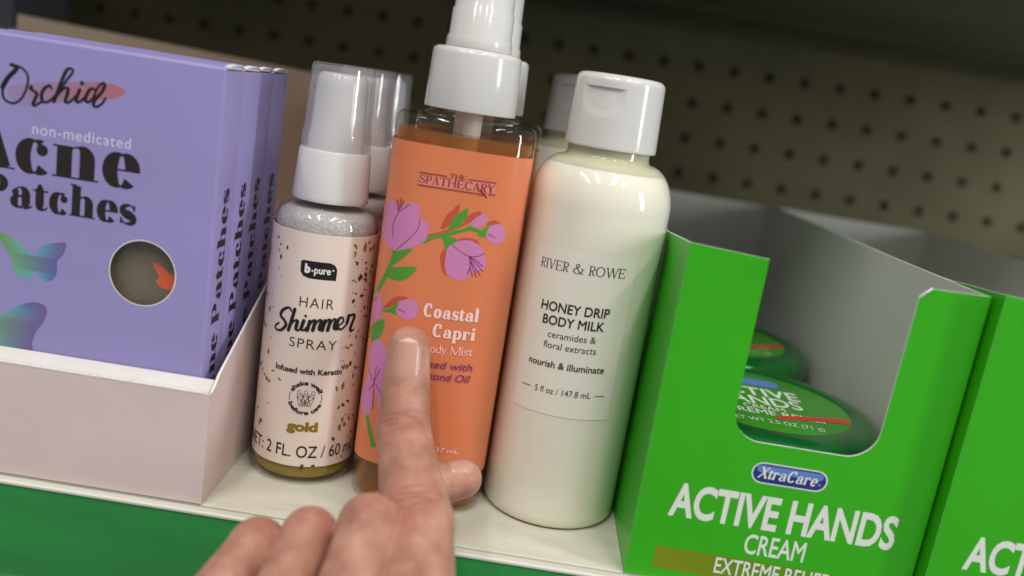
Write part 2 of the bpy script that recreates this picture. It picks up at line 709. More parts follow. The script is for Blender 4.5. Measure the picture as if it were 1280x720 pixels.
    if ch == 'V' or ch == 'Y' or ch == 'W':
        if ch == 'V':
            w = 0.46 + T
            r_([(0.06 + T / 2, cap - t / 2), (w / 2 + T * 0.1, 0)], T); r_([(w / 2 + T * 0.1, 0), (w - 0.06, cap - t / 2)], t * 1.2)
            head(0.06 + T / 2, cap); head(w - 0.06, cap, t)
            return out, w
        if ch == 'Y':
            w = 0.42 + T
            r_([(0.06 + T / 2, cap - t / 2), (w / 2 + 0.02, cap * 0.42)], T); r_([(w / 2 + 0.02, cap * 0.42), (w - 0.05, cap - t / 2)], t * 1.2)
            stem(w / 2 + 0.02, t / 2, cap * 0.46); foot(w / 2 + 0.02); head(0.06 + T / 2, cap); head(w - 0.05, cap, t)
            return out, w
        w = 0.76 + T * 1.5
        a = [0.06 + T / 2, w * 0.31, w * 0.52, w * 0.72, w - 0.06]
        r_([(a[0], cap - t / 2), (a[1], 0)], T); r_([(a[1], 0), (a[2], cap - t / 2)], t * 1.2)
        r_([(a[2], cap - t / 2), (a[3], 0)], T); r_([(a[3], 0), (a[4], cap - t / 2)], t * 1.2)
        head(a[0], cap); head(a[2], cap); head(a[4], cap, t)
        return out, w
    if ch == 'X':
        w = 0.5 + T * 0.6
        r_([(0.08 + T / 2, cap - t / 2), (w - 0.08, t / 2)], T); r_([(w - 0.08, cap - t / 2), (0.08, t / 2)], t * 1.3)
        head(0.08 + T / 2, cap); head(w - 0.08, cap, t); foot(w - 0.08); foot(0.08, t)
        return out, w
    if ch in 'PRB':
        xs = sv + T / 2 + 0.015
        bw = 0.16 + T * 0.55
        stem(xs, t / 2, cap - t / 2); foot(xs); head(xs, cap)
        mid = cap * (0.46 if ch == 'P' else 0.52)
        ry = (cap - t / 2 - mid) / 2
        p = [(xs, cap - t / 2)] + arc(xs + bw * 0.6, mid + ry, bw * 0.75, ry, 90, -90, 18) + [(xs, mid)]
        r_(p, auto(p))
        if ch == 'R':
            p = [(xs + bw * 0.55, mid), (xs + bw * 0.8, mid * 0.6), (xs + bw * 1.2, t), (xs + bw * 1.6, t * 0.6)]
            r_(p, [t * 2, T, T, t])
            return out, xs + bw * 1.6 + 0.01
        if ch == 'B':
            ry2 = (mid - t / 2) / 2
            p = [(xs, mid)] + arc(xs + bw * 0.7, t / 2 + ry2, bw * 0.85, ry2, 90, -90, 18) + [(xs, t / 2)]
            r_(p, auto(p))
            return out, xs + bw * 1.55 + T / 2 + L
        return out, xs + bw * 1.35 + T / 2 + L
    if ch == 'C':
        rx = ct * 0.95 + T / 2
        cx = L + T / 2 + rx
        bowl(cx, cap / 2, rx, cap / 2 - t / 2 + ov, 48, 318)
        stem(cx + rx * 0.72, cap * 0.70, cap * 0.99, t * 1.2)
        if T > 0.13: ball(cx + rx * 0.6, cap * 0.75, 1.1)
        return out, L + T + 2 * rx
    if ch in 'EHITM':
        if ch == 'I':
            x = sv + T / 2 + 0.02
            stem(x, t / 2, cap - t / 2); foot(x); head(x, cap)
            return out, 2 * x
        if ch == 'H':
            x1 = sv + T / 2 + 0.02; x2 = x1 + 0.38 + T * 0.6
            for x in (x1, x2):
                stem(x, t / 2, cap - t / 2); foot(x); head(x, cap)
            bar(x1, x2, cap * 0.51)
            return out, x2 + T / 2 + sv + 0.02
        if ch == 'M':
            x1 = sv + 0.03; x2 = x1 + 0.56 + T
            stem(x1, t / 2, cap - t / 2, t * 1.2); foot(x1, t); stem(x2, t / 2, cap - t / 2); foot(x2); bar(x2, x2 + T / 2 + sv, cap - t / 2); bar(x1 - sv, x1, cap - t / 2)
            m_ = (x1 + x2) / 2
            r_([(x1 + T * 0.2, cap), (m_, 0)], T); r_([(m_, 0), (x2 - T * 0.2, cap)], t * 1.2)
            return out, x2 + T / 2 + sv + 0.02
        if ch == 'T':
            w = 0.46 + T; x = w / 2
            stem(x, t / 2, cap - t / 2); foot(x); bar(0.02, w - 0.02, cap - t / 2, t * 1.2)
            stem(0.03, cap - 0.16, cap, t * 1.1); stem(w - 0.03, cap - 0.16, cap, t * 1.1)
            return out, w
        x = sv + T / 2 + 0.02
        w = 0.34 + T * 0.6
        stem(x, t / 2, cap - t / 2); bar(x - T / 2 - sv, x + w, t / 2); bar(x - T / 2 - sv, x + w * 0.95, cap - t / 2); bar(x, x + w * 0.66, cap * 0.52)
        stem(x + w, 0, 0.17, t * 1.2); stem(x + w * 0.95, cap - 0.15, cap, t * 1.2); stem(x + w * 0.66, cap * 0.43, cap * 0.61, t * 1.1)
        return out, x + w + 0.04
    if ch == '&':
        p = catmull([(0.66, 0.36), (0.6, 0.16), (0.42, 0.02), (0.2, 0.02), (0.08, 0.16), (0.16, 0.34), (0.36, 0.46), (0.42, 0.6), (0.32, 0.69), (0.22, 0.6), (0.26, 0.44), (0.46, 0.16), (0.6, 0.03), (0.74, 0.05)], 5)
        r_(p, auto(p, lo=t * 1.2, hi=T)); bar(0.56, 0.78, 0.38)
        return out, 0.8
    if ch == '-':
        bar(0.03, 0.22, xh * 0.5, t * 1.6)
        return out, 0.25
    return [], 0.3
ORCHID = {
  'O': [(-146.95,120.24), (-145.32,119.48), (-147.67,116.57), (-149.17,113.77), (-148.71,110.72), (-146.34,109.72), (-144.11,110.96), (-142.52,114.07), (-142.07,117.44), (-143.26,119.36), (-145.34,120.13), (-146.88,120.18)],
  'r': [(-141.52,114.60), (-141.05,115.26), (-140.91,114.25), (-139.45,113.53), (-139.92,111.83), (-140.40,110.50), (-139.85,110.07), (-138.02,111.47)],
  'c': [(-135.42,115.48), (-135.94,116.20), (-137.29,115.26), (-138.09,113.48), (-137.80,111.69), (-136.59,111.51), (-134.94,112.87), (-133.62,114.73)],
  'h1': [(-133.62,114.55), (-131.23,118.40), (-129.65,120.90), (-130.18,121.76), (-131.34,121.11), (-132.63,117.99), (-133.70,114.72), (-134.57,112.01)],
  'h2': [(-134.29,112.60), (-133.31,114.41), (-131.69,116.20), (-130.75,116.10), (-130.94,114.42), (-131.36,112.70), (-130.51,112.35), (-128.78,114.02), (-127.72,115.65)],
  'i': [(-127.46,116.35), (-128.22,114.11), (-128.09,112.95), (-127.16,113.17), (-125.62,114.88)],
  'idot': [(-127.02,118.25), (-126.76,118.29)],
  'd1': [(-122.97,116.83), (-124.23,117.22), (-125.39,115.47), (-125.76,113.83), (-124.90,113.34), (-123.62,114.75), (-122.83,116.97)],
  'smear': [(-147.59,113.65), (-142.39,115.85), (-131.21,117.96), (-120.04,119.48), (-116.25,118.72), (-114.68,117.62), (-117.94,115.42), (-130.96,112.39), (-142.19,109.78), (-145.98,110.22)],
  'd2': [(-123.60,114.28), (-122.63,117.36), (-121.22,119.15), (-120.52,118.61), (-121.31,116.65), (-122.86,114.50), (-123.46,113.01), (-122.60,112.41), (-121.04,113.57), (-120.18,115.18)],
}
SHIM = {
  'S': [(-4.59,58.16), (-5.56,58.97), (-7.73,57.65), (-8.40,55.71), (-6.70,54.52), (-6.06,53.05), (-7.72,51.10), (-9.81,50.84), (-10.33,51.75), (-8.85,53.16)],
  'h1': [(-3.49,58.85), (-4.15,55.46), (-4.95,51.81)],
  'h2': [(-4.71,52.91), (-3.29,55.19), (-2.23,55.28), (-2.50,52.88), (-1.66,52.39), (-0.98,53.30)],
  'i': [(-0.22,55.78), (-0.78,53.21), (0.10,52.70), (0.75,53.72)],
  'idot': [(0.18,57.41), (0.29,57.49)],
  'm1': [(1.64,55.87), (1.08,52.86)],
  'm2': [(1.23,53.86), (2.53,56.19), (3.22,56.01), (2.79,53.09)],
  'm3': [(2.97,54.28), (4.27,56.51), (5.04,56.18), (4.69,53.67), (5.45,53.47)],
  'm4': [(6.17,56.52), (5.64,53.35)],
  'm5': [(5.84,54.41), (6.95,56.76), (7.74,56.46), (7.31,53.43)],
  'm6': [(7.56,54.62), (8.70,57.01), (9.52,56.62), (9.27,54.25), (10.25,53.71)],
  'e': [(10.26,54.77), (12.02,56.16), (11.69,57.62), (10.52,57.13), (10.11,54.90), (11.62,53.73), (13.44,55.27)],
  'r0': [(13.88,58.15), (13.52,55.80)],
  'r1': [(13.49,57.12), (14.27,58.12), (15.77,58.37), (16.18,57.39), (15.59,55.73), (15.05,53.79), (15.51,52.87), (16.49,53.21)],
}
FLOW = {
  'sh_leaf': [(-2.32,91.65), (-1.52,95.29), (0.31,97.77), (2.15,100.02), (2.21,97.20), (0.73,94.78), (-0.67,92.36)],
  'sh_bud1': [(4.49,94.60), (4.78,96.22), (6.36,97.86), (8.74,98.65), (8.69,97.25), (6.40,95.15)],
  'sh_bud2': [(10.88,95.24), (12.57,96.56), (14.88,96.03), (13.21,95.14), (11.84,94.27)],
  'sh_stem': [(-5.93,89.30), (-2.20,90.79), (3.46,93.90), (5.05,94.95), (5.34,94.42), (1.15,91.77), (-5.37,88.42)],
  'sh_fl': [(-0.26,86.24), (4.05,89.82), (8.36,90.04), (9.43,88.64), (3.77,88.67), (0.66,85.95), (0.26,80.97), (1.39,77.57), (-0.38,79.53), (-1.35,83.39)],
  'stem1': [(-6.89,86.70), (-4.51,88.56), (-1.21,89.98), (2.92,91.62), (6.21,92.94), (10.16,92.50)],
  'calyx2': [(8.74,91.86), (11.16,94.53), (12.38,95.00), (11.85,92.73), (11.30,91.20), (9.60,91.06)],
  'leafA': [(-0.17,91.91), (0.73,94.78), (2.55,97.26), (4.70,99.13), (4.87,96.76), (3.55,93.92), (1.52,92.27)],
  'calyxF': [(-2.28,89.81), (0.12,89.84), (3.71,89.10), (1.71,87.80), (0.52,85.39), (-0.34,86.23), (-1.13,88.10)],
  'calyx1': [(5.19,92.42), (5.46,93.56), (6.55,94.17), (8.04,93.74), (7.51,92.87)],
  'stem2': [(-15.31,82.80), (-15.78,78.86), (-17.23,74.36), (-19.19,69.42), (-20.72,64.94)],
  'leafB': [(-15.62,81.15), (-13.16,83.16), (-10.02,84.14), (-11.61,81.82), (-15.66,77.98)],
  'leafC': [(-17.03,74.64), (-15.18,77.28), (-8.07,78.95), (-9.65,75.68), (-12.29,73.88), (-15.42,73.73)],
  'tulip': [(-20.11,95.91), (-18.13,97.50), (-16.24,96.12), (-14.01,96.95), (-10.85,97.95), (-9.32,96.83), (-8.92,93.84), (-7.12,93.28), (-6.02,91.93), (-5.93,89.30), (-6.92,86.92), (-9.75,84.86), (-13.17,83.29), (-15.43,82.63), (-18.06,83.62), (-20.45,85.88), (-21.67,89.71), (-20.89,93.33)],
  'tl1': [(-12.56,97.32), (-15.92,93.77), (-16.91,89.76), (-16.43,86.33)],
  'tl2': [(-8.89,93.63), (-9.18,90.50), (-11.20,87.25), (-14.78,83.06)],
  'st1': [(-15.82,94.45), (-16.61,98.01)],
  'st2': [(-15.61,94.94), (-15.51,98.64)],
  'st3': [(-15.30,95.45), (-14.57,98.32)],
  'flower': [(0.28,83.66), (0.88,86.87), (3.73,88.97), (7.14,89.51), (9.92,88.27), (11.73,86.29), (12.41,83.69), (11.83,81.14), (9.30,80.60), (7.48,78.08), (5.00,77.03), (2.26,77.71), (0.60,80.13)],
  'fl1': [(1.56,87.65), (2.98,86.55), (6.73,84.78)],
  'fl2': [(6.73,84.78), (9.53,85.01), (11.76,86.38)],
  'f1': [(7.17,84.76), (9.49,83.76), (11.77,82.18)],
  'f2': [(7.20,84.55), (9.38,83.07), (11.89,80.75)],
  'f3': [(7.22,84.41), (8.83,82.32), (11.40,79.34)],
  'f4': [(7.32,84.33), (8.60,81.84), (10.36,78.71)],
  'f5': [(7.64,83.04), (8.17,80.88), (9.13,78.77)],
  'f6': [(8.04,81.76), (7.43,79.06)],
  'bud1': [(6.16,94.42), (7.42,96.49), (9.78,98.02), (10.94,96.56), (10.06,94.69), (7.84,93.62)],
  'bud2': [(11.24,92.21), (12.20,94.76), (14.45,95.46), (16.34,94.31), (16.87,91.67), (15.40,89.70), (13.17,89.66), (11.71,90.81)],
  'bl2': [(11.74,92.05), (12.85,91.83), (14.00,91.34)],
}
FLOW2 = {
  'budL': [(-22.35,64.26), (-20.37,67.36), (-18.22,67.81), (-17.09,63.67), (-18.25,59.30), (-21.34,58.11)],
  'budR': [(-12.29,65.57), (-11.25,67.83), (-6.75,68.53), (-5.81,65.44), (-6.97,62.75), (-10.14,62.29), (-12.18,63.58)],
  'budRl': [(-11.90,65.04), (-9.63,64.35)],
  'calR': [(-17.34,62.95), (-13.69,65.40), (-11.91,67.52), (-11.52,63.41), (-14.21,63.24)],
  'shR': [(-16.82,64.14), (-13.30,68.45), (-9.34,69.14), (-11.44,67.47), (-13.71,65.55)],
  'leaf': [(-20.70,53.52), (-19.53,57.51), (-16.01,60.70), (-16.05,56.10), (-18.54,52.38)],
  'pet': [(-19.49,48.27), (-18.57,52.61), (-16.24,53.81), (-14.73,52.52), (-12.04,46.81), (-10.20,32.64), (-11.60,28.52), (-14.12,31.64), (-16.10,37.54), (-16.57,29.46), (-19.06,28.43), (-20.89,33.15), (-18.99,41.21)],
  'p1': [(-16.69,39.38), (-18.25,36.26)],
  'p2': [(-16.75,39.76), (-16.44,45.16)],
  'p3': [(-16.75,39.76), (-15.16,44.52)],
  'p4': [(-16.75,39.76), (-15.91,31.03)],
  'p5': [(-16.58,39.82), (-13.10,36.43)],
  'p6': [(-17.14,40.02), (-18.86,42.92)],
  'stem': [(-17.95,28.95), (-16.22,24.27), (-13.94,18.71)],
}
BUT = {
  'b1': [(-149.98,72.41), (-146.26,71.89), (-142.48,69.99), (-139.29,67.36), (-138.04,67.25), (-136.30,70.37), (-132.63,71.72), (-129.44,72.23), (-130.04,68.87), (-131.80,66.37), (-131.78,62.88), (-133.42,60.38), (-135.92,60.29), (-138.18,62.34), (-139.17,60.40), (-142.14,59.46), (-144.39,61.46), (-145.11,64.52), (-146.75,67.41), (-148.36,69.67)],
  'b2': [(-151.80,44.73), (-148.09,47.96), (-144.36,49.88), (-141.28,52.01), (-136.91,53.05), (-134.21,51.55), (-135.06,47.51), (-137.21,43.87), (-138.23,40.41), (-138.14,37.77), (-141.33,33.91), (-147.69,32.85)],
  'bw': [(-105.26,69.44), (-102.76,69.21), (-99.50,66.89), (-97.59,67.97), (-96.87,64.78), (-98.46,62.60), (-101.69,62.39), (-103.99,64.25), (-103.15,65.66)],
}

# ------------------------------------------------------------------ the setting: shelf board, pegboard back, shelf above
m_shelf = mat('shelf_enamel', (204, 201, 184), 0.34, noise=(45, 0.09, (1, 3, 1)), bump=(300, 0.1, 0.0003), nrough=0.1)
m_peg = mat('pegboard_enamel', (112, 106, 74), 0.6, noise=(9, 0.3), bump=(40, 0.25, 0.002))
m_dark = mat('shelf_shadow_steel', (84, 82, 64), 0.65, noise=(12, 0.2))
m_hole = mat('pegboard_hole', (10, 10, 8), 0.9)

b = MB(); b.box(-520, 480, 0.35, 409, -22, 0.0)
tag(b.build('shelf_board', m_shelf, bevel=0.5, smooth=40), kind='structure')

PEG_Y, PITCHH = 409.5, 25.4
b = MB()
X0 = 106.9
n0, n1 = -24, 15
for i in range(n0, n1):
    for j in range(-6, 1):
        cx, cz = X0 + i * PITCHH, 170.3 + j * PITCHH
        N = 16
        inner = [(cx + 3.3 * math.cos(2 * math.pi * k / N), cz + 3.3 * math.sin(2 * math.pi * k / N)) for k in range(N)]
        outer = []
        for k in range(N):
            c, s_ = math.cos(2 * math.pi * k / N), math.sin(2 * math.pi * k / N)
            q = PITCHH / 2 / max(abs(c), abs(s_))
            outer.append((cx + q * c, cz + q * s_))
        vs = [(p[0], PEG_Y, p[1]) for p in inner + outer] + [(p[0], PEG_Y + 3, p[1]) for p in inner]
        b.add(vs, [(k, (k + 1) % N, N + (k + 1) % N, N + k) for k in range(N)], 0)
        b.add(vs, [(k, 2 * N + k, 2 * N + (k + 1) % N, (k + 1) % N) for k in range(N)], 0)
xa, xb = X0 + (n0 - .5) * PITCHH, X0 + (n1 - .5) * PITCHH
b.add([(xa, PEG_Y, 183), (xb, PEG_Y, 183), (xb, PEG_Y, 226), (xa, PEG_Y, 226)], [(0, 1, 2, 3)], 0)
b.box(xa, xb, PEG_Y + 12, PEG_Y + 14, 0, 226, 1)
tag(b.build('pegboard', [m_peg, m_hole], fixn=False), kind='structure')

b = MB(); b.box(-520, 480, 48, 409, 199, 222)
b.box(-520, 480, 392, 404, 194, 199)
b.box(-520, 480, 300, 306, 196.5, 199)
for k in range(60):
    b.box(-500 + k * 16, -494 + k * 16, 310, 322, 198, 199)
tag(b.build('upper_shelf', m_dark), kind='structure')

# price rail along the shelf edge
rail = thing('price_rail', 'green glossy price strip with white lips running along the shelf edge', 'price rail', (0, 0, 0))
m_rgreen = mat('rail_green', (32, 136, 58), 0.2, coat=0.6, noise=(14, 0.12, (1, 1, 6)), bump=(60, 0.1, 0.0015))
m_rwhite = mat('rail_white', (205, 205, 192), 0.35)
b = MB(); b.box(-520, 480, -2.6, -0.45, -33, -1.7)
b.build('green_strip', m_rgreen, rail, bevel=0.3, smooth=40)
b = MB(); b.prism([(-3.1, -1.65), (-3.1, -1.0), (-2.6, -0.5), (-0.4, -0.5), (-0.4, -1.65)], -520, 480, 'yz', (0, 0, 0))
b.build('upper_lip', m_rwhite, rail)
b = MB(); b.prism([(-4.2, -33.2), (-4.6, -34.5), (-4.2, -37), (-0.4, -37), (-0.4, -33.05)], -520, 480, 'yz', (0, 0, 0))
b.build('lower_lip', m_rwhite, rail)

# ------------------------------------------------------------------ acne patch cartons in their pink tray
m_lilac = mat('lilac_card', (152, 143, 196), 0.33, noise=(16, 0.05), bump=(26, 0.22, 0.002), nrough=0.08)
m_white = mat('card_edge', (232, 230, 226), 0.6)
m_inkb = mat('black_ink', (26, 22, 24), 0.45)
m_inkbr = mat('brown_black_ink', (40, 32, 30), 0.4)
m_inkl = mat('pale_lilac_ink', (214, 206, 235), 0.5)
m_film = mat('window_backing', (112, 104, 86), 0.25, coat=0.6, noise=(60, 0.25))
m_orange = mat('orange_patch', (224, 104, 66), 0.4)
m_grad = attr_mat('gradient_ink', 0.4, True)
DID = style(0.205, 0.024, 0.47, 0.70, 0.72, 0.105, 0.055, 1.0)

CX, CW, CH, CT = -126.8, 80.0, 128.0, 15.0     # carton centre x, width, height, thickness
carton = thing('acne_patch_carton', 'front lilac acne patch carton with script brand, butterflies and round window', 'carton', (CX, 5.6, 0.9), 'lilac acne patch cartons')
hw = CW / 2
WX, WZ, WR = -106.7 - CX, 66.0, 9.9
circ = [(WX + WR * math.cos(2 * math.pi * k / 48), WZ + WR * math.sin(2 * math.pi * k / 48)) for k in range(48)]
b = MB()
e = 1.0
front = [(-hw + e, 0), (hw - e, 0), (hw - e, CH - e), (-hw + e, CH - e)]
b.prism(front, 0.0, 0.5, 'xz', (0, 1, 1), [circ])
# rounded card folds at the vertical edges and along the top
for sx in (-1, 1):
    pts = [(sx * (hw - e), 0.0), (sx * (hw - e * 0.3), e * 0.3), (sx * hw, e), (sx * hw, CT - 0.3), (sx * (hw - 0.6), CT - 0.3), (sx * (hw - 0.6), e + 0.2)]
    b.prism(pts, 0, CH - 1.0, 'xy', (1, 1, 0))
b.prism([(0.0, CH - e), (e * 0.3, CH - e * 0.3), (e, CH), (CT - 0.3, CH - 0.2), (CT - 0.3, CH - 0.7), (e, CH - 0.6)], -hw + 0.4, hw - 0.4, 'yz', (1, 1, 0))
b.box(-hw + 0.7, hw - 0.7, CT - 0.8, CT - 0.3, 0, CH - 0.8)
b.box(-hw + 0.7, hw - 0.7, 0.5, CT - 0.8, 0, 0.5)
b.build('carton_body', [m_lilac, m_white], carton, smooth=35)
# dust flap edges that show as thin white curves at the open top corner
b = MB()
for (ya, yb) in ((0.6, CT - 0.6),):
    n = 10
    for k in range(n):
        u0, u1 = k / n, (k + 1) / n
        za, zb = CH + 0.9 * math.sin(math.pi * u0) ** 0.7 - 0.15, CH + 0.9 * math.sin(math.pi * u1) ** 0.7 - 0.15
        y0, y1 = ya + (yb - ya) * u0, ya + (yb - ya) * u1
        vs = [(hw - 1.2, y0, za), (hw + 0.25, y0, za), (hw - 1.2, y1, zb), (hw + 0.25, y1, zb), (hw + 0.28, y0, za - 0.3), (hw + 0.28, y1, zb - 0.3)]
        b.add(vs, [(0, 1, 3, 2), (1, 4, 5, 3)])
b.build('flap_edge', m_white, carton, fixn=False)
b = MB(); b.box(-hw + 6, hw - 6, 3.2, 3.8, 40, 92)
win = b.build('window_backing', m_film, carton)
fl = lambda y0: (lambda x, y, h: (x - CX, y0 - h, y - 0.9))
k = Ink(0.04); k.poly([(p[0], p[1]) for p in BUT['bw']], 0, 5)
k.build('orange_patch', m_orange, win, fl(3.2))
bw = MB()
for q in range(48):
    a0, a1 = 2 * math.pi * q / 48, 2 * math.pi * (q + 1) / 48
    rr0, rr1 = WR - 0.02, WR - 0.33
    vs = [(WX + r0 * math.cos(a), -0.05, WZ + r0 * math.sin(a)) for a in (a0, a1) for r0 in (rr0, rr1)]
    bw.add(vs, [(0, 2, 3, 1)])
bw.build('window_rim', m_white, carton, fixn=False)

k = Ink(0.03)


def smear_col(p):
    u = max(0.0, min(1.0, (p[0] + 148) / 27.0))
    return (*lin((205, 120, 108)), 0.14 + 0.5 * u ** 3)


k.poly(ORCHID['smear'], 0, 5, color=smear_col)


def but1(p):
    u = max(0.0, min(1.0, (p[0] + 148) / 19.0))
    st = [(0, (110, 168, 84)), (0.3, (128, 188, 176)), (0.6, (94, 172, 194)), (0.85, (112, 104, 176)), (1.0, (122, 96, 162))]
    for (a, ca), (b_, cb) in zip(st, st[1:]):
        if u <= b_:
            w = (u - a) / (b_ - a)
            return (*lin(tuple(ca[i] * (1 - w) + cb[i] * w for i in range(3))), 0.86 - 0.35 * max(0, u - 0.75) * 4)
    return (*lin(st[-1][1]), 0.6)


k.build('smear_print', m_grad, carton, fl(0.0), color=True)
k = Ink(0.03)
k.poly(BUT['b1'], 0, 5, color=but1)
k.build('butterfly_print', m_grad, carton, fl(0.0), color=True)
k = Ink(0.03)
k.poly(BUT['b2'], 0, 5, color=lambda p: but1(((p[0] + 148) * 1.15 - 148 + 7, p[1])))
k.build('butterfly_print', m_grad, carton, fl(0.0), color=True)
k = Ink(0.07)
for nm, p in ORCHID.items():
    if nm == 'smear':
        continue
    if nm == 'idot':
        k.disc(p[0][0] + .1, p[0][1], 0.58)
    elif nm == 'O':
        k.stroke(p[3:], 0.7, wmin=0.6); k.stroke(p[:4], 1.35, wmin=0.8)
    else:
        k.stroke(p, 0.95, wmin=0.62)
k.build('script_lettering', m_inkb, carton, fl(0.0))
k = Ink(0.05)
k.serif('Acne', -159.5, -109.2, 91.2, 19.3, DID)
k.serif('Patches', -154.2, -110.2, 80.6, 12.4, style(0.20, 0.032, 0.47, 0.70, 0.74, 0.11, 0.05, 1.0))
k.build('title_lettering', m_inkbr, carton, fl(0.0))
k = Ink(0.05)
k.text('non-medicated', -140.4, -112.3, 102.1, 3.1, bold=0.004, spacing=1.1)
k.build('subtitle_lettering', m_inkl, carton, fl(0.0))
# the same title up the narrow side, reading bottom to top
k = Ink(0.05)
k.serif('Acne Patches', 24.0, 93.6, 0, 8.9, style(0.19, 0.035, 0.47, 0.70, 0.74, 0.12, 0.05, 1.0))
k.build('side_lettering', m_inkbr, carton, lambda x, y, h: (hw + h, 11.2 - 5.6 - y + 5.2 - 1.2, x - 0.9))
names = ['second lilac acne patch carton, directly behind the front one', 'third lilac acne patch carton, between the second and the rearmost',
         'rearmost lilac acne patch carton, nearest the back of the pink tray']
for q in range(3):
    copy_tree(carton, names[q], (CX - (0.1, 1.1, 1.0)[q], 5.6 + 15.2 * (q + 1) + (1.4 if q > 0 else 0), 0.9))

tray = thing('display_tray', 'pale pink cardboard tray with a sloping side holding the lilac cartons', 'display tray', (-169.5, 0, 0.2), 'cardboard display trays')
m_pink = mat('pink_card', (214, 194, 190), 0.42, noise=(18, 0.05), bump=(30, 0.22, 0.002), nrough=0.1)
m_pinkin = mat('pink_card_inside', (230, 206, 182), 0.6, noise=(18, 0.05))
m_fold = mat('folded_edge', (216, 210, 204), 0.6, noise=(60, 0.05))
TX = 87.6                                             # half width of the tray
b = MB()
b.prism([(-TX, 0), (TX - 0.25, 0), (TX - 0.25, 35.2), (-TX, 35.2)], 0.0, 1.2, 'xz', (0, 0, 0))
b.prism([(0.15, 35.2), (0.5, 35.9), (1.4, 36.4), (4.2, 38.0), (4.9, 38.0), (4.9, 0.3), (4.0, 0.3), (4.0, 35.2)], -TX, TX - 1.0, 'yz', (1, 1, 1))
b.build('front_panel', [m_pink, m_fold], tray, smooth=30)
b = MB()
random.seed(4)
x = -TX
while x < TX - 3:
    w = random.uniform(1.2, 4.5)
    b.box(x, min(x + w, TX - 1.2), -0.12, 0.4, 35.0, 35.35 + random.uniform(0, .15))
    x += w + random.uniform(0.4, 1.2)
b.build('torn_perforation', m_white, tray)
side_poly = [(1.35, 0), (196, 0), (196, 126.5), (189, 124.4), (7, 39.2), (3.6, 36.4), (1.35, 35.4)]
b = MB(); b.prism(side_poly, TX - 0.9, TX - 0.2, 'yz', (1, 0, 2))
b.build('side_panel', [m_pink, m_pinkin, m_white], tray)
b = MB(); b.prism(side_poly, -TX, -TX + 0.7, 'yz', (0, 1, 2))
b.build('side_panel', [m_pink, m_pinkin, m_white], tray)
b = MB()
bp_ = [(-TX + 0.8, 0.7), (TX - 1.0, 0.7), (TX - 1.0, 126.2), (-TX + 0.8, 132.6)]
b.prism(bp_, 193.2, 196.0, 'xz', (0, 1, 2))
b.build('back_panel', [m_pinkin, m_pink, m_fold], tray)
b = MB(); b.box(-TX + 0.8, TX - 1.0, 5.0, 194.7, 0.0, 0.65)
b.build('tray_floor', m_pinkin, tray)

gb = thing('grey_carton', 'blurred dark grey carton standing behind the tray at far left', 'carton', (-372, 300, 0.2))
m_gc = mat('grey_carton_card', (176, 178, 182), 0.55, noise=(14, 0.1))
m_gc2 = mat('grey_carton_band', (104, 106, 116), 0.5)
b = MB(); b.box(-50, 50, 0, 60, 0, 190); b.build('carton_body', m_gc, gb, bevel=0.8)
b = MB(); b.box(-50.3, 50.3, -0.4, 60.3, 122, 148); b.build('printed_band', m_gc2, gb)

# ------------------------------------------------------------------ hair shimmer sprays
m_clear = shell_mat('clear_plastic', (246, 246, 244), 0.05, 1.4)
m_frost = shell_mat('clear_overcap', (252, 252, 253), 0.06, 1.38, ((240, 239, 240), 0.13))
m_plast = mat('white_plastic', (214, 211, 207), 0.14, sss=0.15, coat=0.3)
m_gold = shell_mat('gold_liquid', (240, 216, 110), 0.1, 1.2, ((232, 202, 78), 0.75))
m_foam = mat('grey_foam', (190, 185, 184), 0.35, noise=(900, 0.2), bump=(1600, 0.5, 0.0006))
m_cream = mat('cream_label', (230, 212, 199), 0.36, noise=(30, 0.015))
m_gink = mat('gold_ink', (150, 122, 32), 0.35, metal=0.25)
m_fl1 = mat('flake_gold', (150, 130, 44), 0.3, metal=0.35)
m_fl2 = mat('flake_bronze', (92, 70, 34), 0.35, metal=0.3)
m_fl3 = mat('flake_olive', (122, 132, 52), 0.35, metal=0.2)
SX, SY, SR = -62.0, 38.0, 16.8

spray = thing('hair_spray_bottle', 'small hair shimmer spray bottle with gold flecked cream label, at front', 'spray bottle', (SX, SY, 0.15), 'hair shimmer spray bottles')
b = MB(); b.lathe([(12, 0.0), (15.2, 0.2), (16.2, 0.9), (16.6, 2.2), (16.65, 5), (16.65, 84.2), (16.3, 86.6), (15.3, 88.6), (13.2, 90.2), (11.0, 91.0), (10.2, 91.8), (10.2, 94)], 128)
btl = b.build('bottle', m_clear, spray, smooth=50)
b = MB(); b.lathe([(11, 1.6), (14.8, 1.9), (15.7, 3.0), (15.8, 5), (15.8, 76)], 96); b.build('gold_liquid', m_gold, spray, smooth=50)
b = MB(); b.lathe([(15.7, 76.3), (15.85, 83.6), (15.5, 85.9), (14.6, 87.8), (12.7, 89.2), (9.5, 89.8)], 96); b.build('foam', m_foam, spray, smooth=60)
b = MB(); b.lathe([(16.68, 6.6), (16.8, 6.65), (16.8, 83.2), (16.68, 83.25)], 160, cap0=False, cap1=False)
lab = b.build('label', m_cream, spray, smooth=40)


def roll(rad):
    return lambda x, y, h: ((rad + h) * math.sin(x / rad), -(rad + h) * math.cos(x / rad), y - 0.15)


